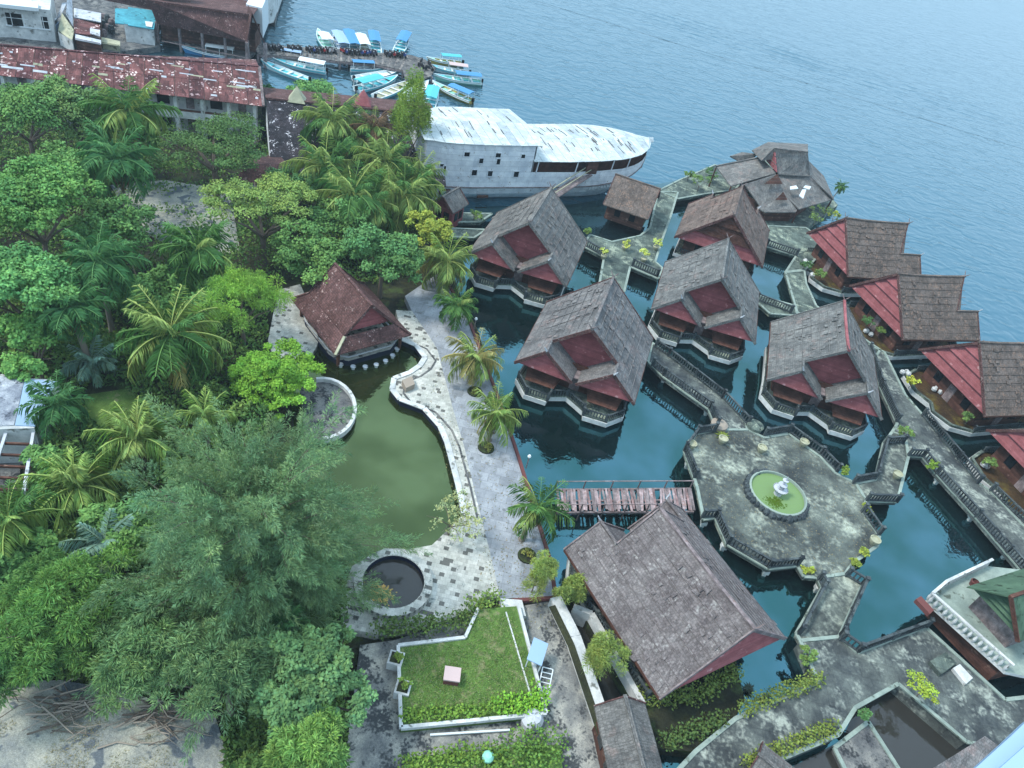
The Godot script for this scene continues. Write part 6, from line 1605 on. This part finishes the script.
	for i in 15000:
		var u := rng.randf(); var v := rng.randf()
		var q := P(lerpf(404, 540, u), lerpf(616, 722, v), 1.5)
		var px := lerpf(404, 540, u); var py := lerpf(616, 722, v)
		if py < 645 and px < 470: continue
		if px > 512 + (py - 606) * 0.26: continue
		if py > 727 - (px - 400) * 0.09: continue
		gb.cur = vary(Color(0.16, 0.28, 0.065) if rng.randf() < 0.7 else Color(0.25, 0.27, 0.13), 0.35)
		gb.leaf(q, (Vector3(0, 0.8, 0) + rdir()).normalized(), rdir(), rf(0.1, 0.22), 0.02)
	var gm := inst(gb.mesh(), numbered("lawn_grass"), M.leafy, self); tag(gm, "uneven short grass covering the lawn terrace", "grass", "", "stuff")
	gb = MB.new()
	for i in 9000:
		var q := P(rf(-20, 225), rf(700, 790), 0.5)
		if NZ.mid[(int(q.x * 9) & 511) * 512 + (int(q.z * 9) & 511)] < 128: continue
		gb.cur = vary(Color(0.32, 0.3, 0.18), 0.3)
		gb.leaf(q, (Vector3(0, 0.6, 0) + rdir()).normalized(), rdir(), rf(0.08, 0.2), 0.02)
	gm = inst(gb.mesh(), numbered("dry_grass"), M.leafy, self); tag(gm, "thin dry straw-coloured grass scattered over the bare yard", "grass", "", "stuff")
	gb = MB.new()
	var hn := FastNoiseLite.new(); hn.seed = 8; hn.frequency = 0.16; hn.fractal_octaves = 2
	var made := 0
	while made < 165000:
		made += 1
		var px := rf(-40, 430); var py := rf(118, 790)
		if py > 682 and px < 226: continue
		if px > 268 and py > 285 and py < 565: continue
		if px > 345 and py > 555: continue
		if px > 425 - (py - 118) * 0.05: continue
		var q := P(px, py, 0.32)
		var h := hn.get_noise_2d(q.x, q.z)
		var open := (px > 112 and px < 238 and py > 186 and py < 258) or (px > 82 and px < 138 and py > 388 and py < 468) or (px < 40 and py > 425 and py < 500) or (px < 60 and py > 370 and py < 430)
		if open and (h < -0.02 or rng.randf() < 0.4): continue
		var top := 0.5 + 2.4 * clampf(h * 1.4 + 0.45, 0, 1)
		if open: top = 0.9
		q.y += top * pow(rng.randf(), 0.35)
		var tone := hn.get_noise_2d(q.x * 2.0 + 90, q.z * 2.0)
		gb.cur = vary(Color(0.075, 0.16, 0.045).lerp(Color(0.15, 0.24, 0.06), clampf(tone + 0.4, 0, 1)), 0.3)
		gb.leaf(q, (Vector3(0, 0.2, 0) + rdir()).normalized(), (Vector3.UP * 0.8 + rdir()).normalized(), rf(0.22, 0.5), 0.11)
	gm = inst(gb.mesh(), numbered("ground_cover"), M.leafy, self); tag(gm, "wild green undergrowth on the ground beneath the trees", "undergrowth", "", "stuff")

var plaza_poly := PackedVector2Array()
func plaza_xz() -> PackedVector2Array:
	if plaza_poly.is_empty():
		for a in PP(plaza_px, 1.2): plaza_poly.append(Vector2(a.x, a.z))
	return plaza_poly
func small_things() -> void:
	rng.seed = 61
	# leaf litter on the paved ways
	var lt := MB.new()
	for i in 2600:
		var px := rf(395, 560); var py := rf(300, 630)
		var mid := 430 + (py - 300) * 0.3
		if absf(px - mid) > 34: continue
		var q := P(px, py, 1.03)
		lt.cur = vary(Color(0.22, 0.17, 0.08) if rng.randf() < 0.6 else Color(0.13, 0.15, 0.05), 0.4)
		var an := rf(0, TAU)
		lt.leaf(q, Vector3(cos(an), 0.05, sin(an)), Vector3.UP, rf(0.06, 0.18), 0.035)
	for i in 2200:
		var q := P(rf(690, 880), rf(430, 575), 1.21)
		if not Geometry2D.is_point_in_polygon(Vector2(q.x, q.z), plaza_xz()): continue
		lt.cur = vary(Color(0.2, 0.17, 0.09), 0.4)
		var an := rf(0, TAU)
		lt.leaf(q, Vector3(cos(an), 0.05, sin(an)), Vector3.UP, rf(0.06, 0.16), 0.035)
	var lm := inst(lt.mesh(), numbered("leaf_litter"), M.leafy, self); tag(lm, "fallen dry leaves scattered over the promenade and plaza", "leaf litter", "", "stuff")
	# heaps of dead branches
	for q in [[70, 708, "heap of grey dead branches under the soft yellow-green tree"], [155, 722, "heap of grey dead branches under the casuarina's feathery neighbour"]]:
		var c := P(q[0], q[1], 0.5)
		var t := thing("branch_heap", q[2], "branches", c)
		for i in 46:
			var a := rf(-0.5, 0.9); var l := rf(0.9, 2.6)
			var o := Vector3(rng.randfn(0, 1.2), rf(0.05, 0.5), rng.randfn(0, 0.7))
			var d := Vector3(cos(a), rf(-0.05, 0.12), -sin(a)); var s := Vector3(-d.z, 0, d.x) * rf(-0.3, 0.3)
			if o.y < 0.15: d.y = absf(d.y)
			var r := rf(0.025, 0.07)
			var b := MB.new(); b.tube([o - d * l * 0.5, o + s, o + d * l * 0.5 + Vector3(0, 0.1, 0), o + d * l * 0.7 + s], [r, r * 0.9, r * 0.6, r * 0.25], 5); put(b, "branch", M.dead_wood if i % 3 else M.trunk, t)
	var b := MB.new(); b.slab([P(128, 702, 0.9), P(147, 697, 0.9), P(150, 706, 0.6), P(136, 713, 0.6)], Vector3(0, -0.1, 0)); solo(b, "wooden_crate_lid", M.pot, "tan board lying on the dead branches", "board")
	# lawn furniture
	var t := thing("stone_block", "square pink-topped stone block in the middle of the lawn", "block", P(451, 679, 1.5))
	b = MB.new(); b.box(Vector3(0, 0.3, 0), Vector3(0.95, 0.55, 0.85), Basis(Vector3.UP, 0.1)); put(b, "base", M.red_kerb, t)
	b = MB.new(); b.box(Vector3(0, 0.63, 0), Vector3(1.05, 0.12, 0.95), Basis(Vector3.UP, 0.1)); put(b, "top", M.pink_tarp, t)
	for q in [[395, 664, "pale square planter outside the lawn's upper left border"], [402, 693, "pale square planter on the lawn's left border"]]:
		t = thing("box_planter", q[2], "planter", P(q[0], q[1], 0.9))
		b = MB.new(); b.box(Vector3(0, 0.4, 0), Vector3(0.95, 0.8, 0.95)); put(b, "box", M.whitewash, t)
		b = MB.new(); b.box(Vector3(0, 0.81, 0), Vector3(0.7, 0.06, 0.7)); put(b, "soil", M.soil, t)
		put(crown(Vector3(0, 1.1, 0), Vector3(0.5, 0.4, 0.5), Color(0.07, 0.12, 0.03), {n = 5, d = 40, l = 0.18, w = 0.06}), "foliage", M.leafy, t)
	t = thing("swing_bench", "garden bench under a pale blue canopy beside the lawn", "bench", P(533, 664, 0.9))
	var bs := Basis(Vector3.UP, -0.15)
	b = MB.new(); b.slab([bs * Vector3(-0.55, 1.7, -0.85), bs * Vector3(0.5, 1.6, -0.85), bs * Vector3(0.5, 1.6, 0.85), bs * Vector3(-0.55, 1.7, 0.85)], Vector3(0, -0.08, 0)); put(b, "canopy", M.pale_blue, t)
	for x in [-0.45, 0.45]:
		for z in [-0.75, 0.75]:
			b = MB.new(); b.beam(bs * Vector3(x, 0, z), bs * Vector3(x, 1.6, z), 0.07, 0.07); put(b, "post", M.metal_white, t)
	b = MB.new(); b.box(Vector3(0, 0.45, 0), Vector3(0.45, 0.08, 1.3), bs); put(b, "seat", M.metal_white, t)
	t = thing("white_rack", "white slatted metal frame leaning by the pale blue canopy bench", "frame", P(544, 684, 0.9))
	for x in [-0.35, 0.35]:
		b = MB.new(); b.beam(Vector3(x, 0, 0.6), Vector3(x, 0.8, -0.7), 0.07, 0.07); put(b, "rail", M.metal_white, t)
	for i in 6:
		b = MB.new(); var f := i / 5.0; b.beam(Vector3(-0.35, 0.8 * f, 0.6 - 1.3 * f), Vector3(0.35, 0.8 * f, 0.6 - 1.3 * f), 0.05, 0.05); put(b, "rung", M.metal_white, t)
	var c := P(531, 722, 0.9); b = MB.new(); b.lathe(c, [Vector2(0.7, 0), Vector2(0.72, 0.5), Vector2(0.5, 0.8), Vector2(0, 0.9)], 16); solo(b, "water_tank", M.tin_pale, "low pale water tank at the lawn's lower right corner", "tank")
	c = P(488, 757, 1.6); b = MB.new(); b.lathe(c - Vector3(0, 0.5, 0), [Vector2(0.06, 0), Vector2(0.06, 0.3), Vector2(0.36, 0.45), Vector2(0.36, 0.6), Vector2(0.2, 0.78), Vector2(0, 0.84)], 14); solo(b, "globe_lamp", M.boat_mint, "pale mint globe lamp in the hedge below the lawn", "lamp")
	b = MB.new(); b.beam(P(430, 735, 1.0), P(510, 730, 1.0), 0.12, 0.12); solo(b, "white_pipe", M.metal_white, "thin white pipe lying along the lawn's retaining wall", "pipe")
	b = MB.new(); b.block(PP([[402, 380], [412, 376], [415, 384], [406, 388]], 1.6), 1.0); solo(b, "tan_planter", M.dead_wood, "tan box at the tip of the pool paving", "box")
	t = thing("pool_ladder", "white ladder rungs on the pool's navy wall", "ladder", P(417, 407, 0.5))
	for i in 3:
		b = MB.new(); b.beam(Vector3(-0.3, 0.1 + i * 0.18, 0.15), Vector3(0.3, 0.1 + i * 0.18, -0.1), 0.06, 0.06); put(b, "rung", M.metal_white, t)
	for q in [[475, 392], [492, 402], [486, 448], [527, 556]]:
		c = P(q[0], q[1], 1.0)
		t = thing("palm_bed", "round tuft of ground plants at a promenade palm's foot", "plant bed", c, 0, "palm-foot plant beds")
		b = MB.new(); b.lathe(Vector3.ZERO, [Vector2(0.75, 0), Vector2(0.72, 0.12), Vector2(0.6, 0.1), Vector2(0, 0.12)], 14); put(b, "bed", M.soil, t)
		put(crown(Vector3(0, 0.2, 0), Vector3(0.65, 0.25, 0.65), Color(0.1, 0.12, 0.04), {n = 6, d = 40, l = 0.18, w = 0.05}), "foliage", M.leafy, t)
	for q in [[526, 468], [474, 330]]:
		t = thing("lamp_post", "short grey lamp post on the promenade's red kerb", "lamp", P(q[0], q[1], 1.0), 0, "promenade lamp posts")
		b = MB.new(); b.beam(Vector3.ZERO, Vector3(0, 1.3, 0), 0.09, 0.09); put(b, "post", M.old_wood, t)
		b = MB.new(); b.lathe(Vector3(0, 1.3, 0), [Vector2(0.08, 0), Vector2(0.17, 0.15), Vector2(0.1, 0.3), Vector2(0, 0.32)], 10); put(b, "lantern", M.metal_white, t)
	b = MB.new(); b.slab([P(905, 292, 6.9), P(898, 308, 6.2), P(899, 309, 6.2), P(906, 293, 6.9)], Vector3(0, 0.1, 0))

# ------------------------------------------------------------------
func _ready() -> void:
	var pitch := deg_to_rad(39.5); var roll := deg_to_rad(14.0)
	c_fwd = Vector3(0, -sin(pitch), -cos(pitch))
	var up0 := Vector3(0, cos(pitch), -sin(pitch))
	c_right = Vector3.RIGHT * cos(roll) + up0 * sin(roll)
	c_up = up0 * cos(roll) - Vector3.RIGHT * sin(roll)
	var cam := Camera3D.new()
	cam.name = "camera"
	cam.fov = rad_to_deg(2.0 * atan(384.0 / FOCAL))
	cam.near = 0.1
	cam.far = 5000.0
	cam.transform = Transform3D(Basis(c_right, c_up, -c_fwd), eye)
	add_child(cam)
	cam.current = true
	var we := WorldEnvironment.new(); we.name = "world_environment"
	var env := Environment.new()
	env.background_mode = Environment.BG_SKY
	var sm := ProceduralSkyMaterial.new()
	sm.sky_top_color = Color(0.72, 0.82, 0.91)
	sm.sky_horizon_color = Color(0.6, 0.73, 0.81)
	sm.sky_curve = 0.2
	sm.ground_bottom_color = Color(0.3, 0.36, 0.4)
	sm.ground_horizon_color = Color(0.6, 0.72, 0.78)
	sm.sun_angle_max = 0.0
	sm.sky_energy_multiplier = 1.0
	var sky := Sky.new(); sky.sky_material = sm
	env.sky = sky
	env.tonemap_mode = Environment.TONE_MAPPER_LINEAR
	env.tonemap_exposure = 2.25
	env.fog_enabled = true
	env.fog_density = 0.0003
	env.fog_light_color = Color(0.78, 0.87, 0.92)
	env.sdfgi_enabled = true; env.ssao_enabled = true; env.ssil_enabled = true
	we.environment = env
	add_child(we)
	var sun := DirectionalLight3D.new(); sun.name = "sun"
	sun.light_energy = 0.5
	sun.light_angular_distance = 12.0
	sun.light_color = Color(1.0, 0.98, 0.95)
	sun.shadow_enabled = true
	add_child(sun)
	sun.look_at_from_position(Vector3.ZERO, -Vector3(-0.55, 0.8, 0.1))
	make_materials()
	rng.seed = 1
	variant("rust_tin2", "rust_tin", Color(0.85, 0.82, 0.85)); variant("roof_white", "ship_white", Color(0.93, 0.95, 0.93)); variant("roof_white2", "ship_white", Color(0.84, 0.87, 0.87)); variant("yard_concrete", "old_concrete", Color(1.28, 1.27, 1.24)); variant("plank_pale", "old_wood", Color(1.2, 1.17, 1.17)); variant("plank_pink", "old_wood", Color(1.08, 0.98, 0.97)); variant("jetty2", "old_concrete", Color(1.15, 1.1, 1.08))
	cmat("green_stem", Color(0.45, 0.52, 0.25), 0.7)
	ground()
	cottages()
	pavilion()
	small_buildings()
	restaurant()
	green_house()
	balustrades()
	fountain()
	plank_bridge()
	ship()
	harbour_buildings()
	harbour()
	plants()
	small_things()
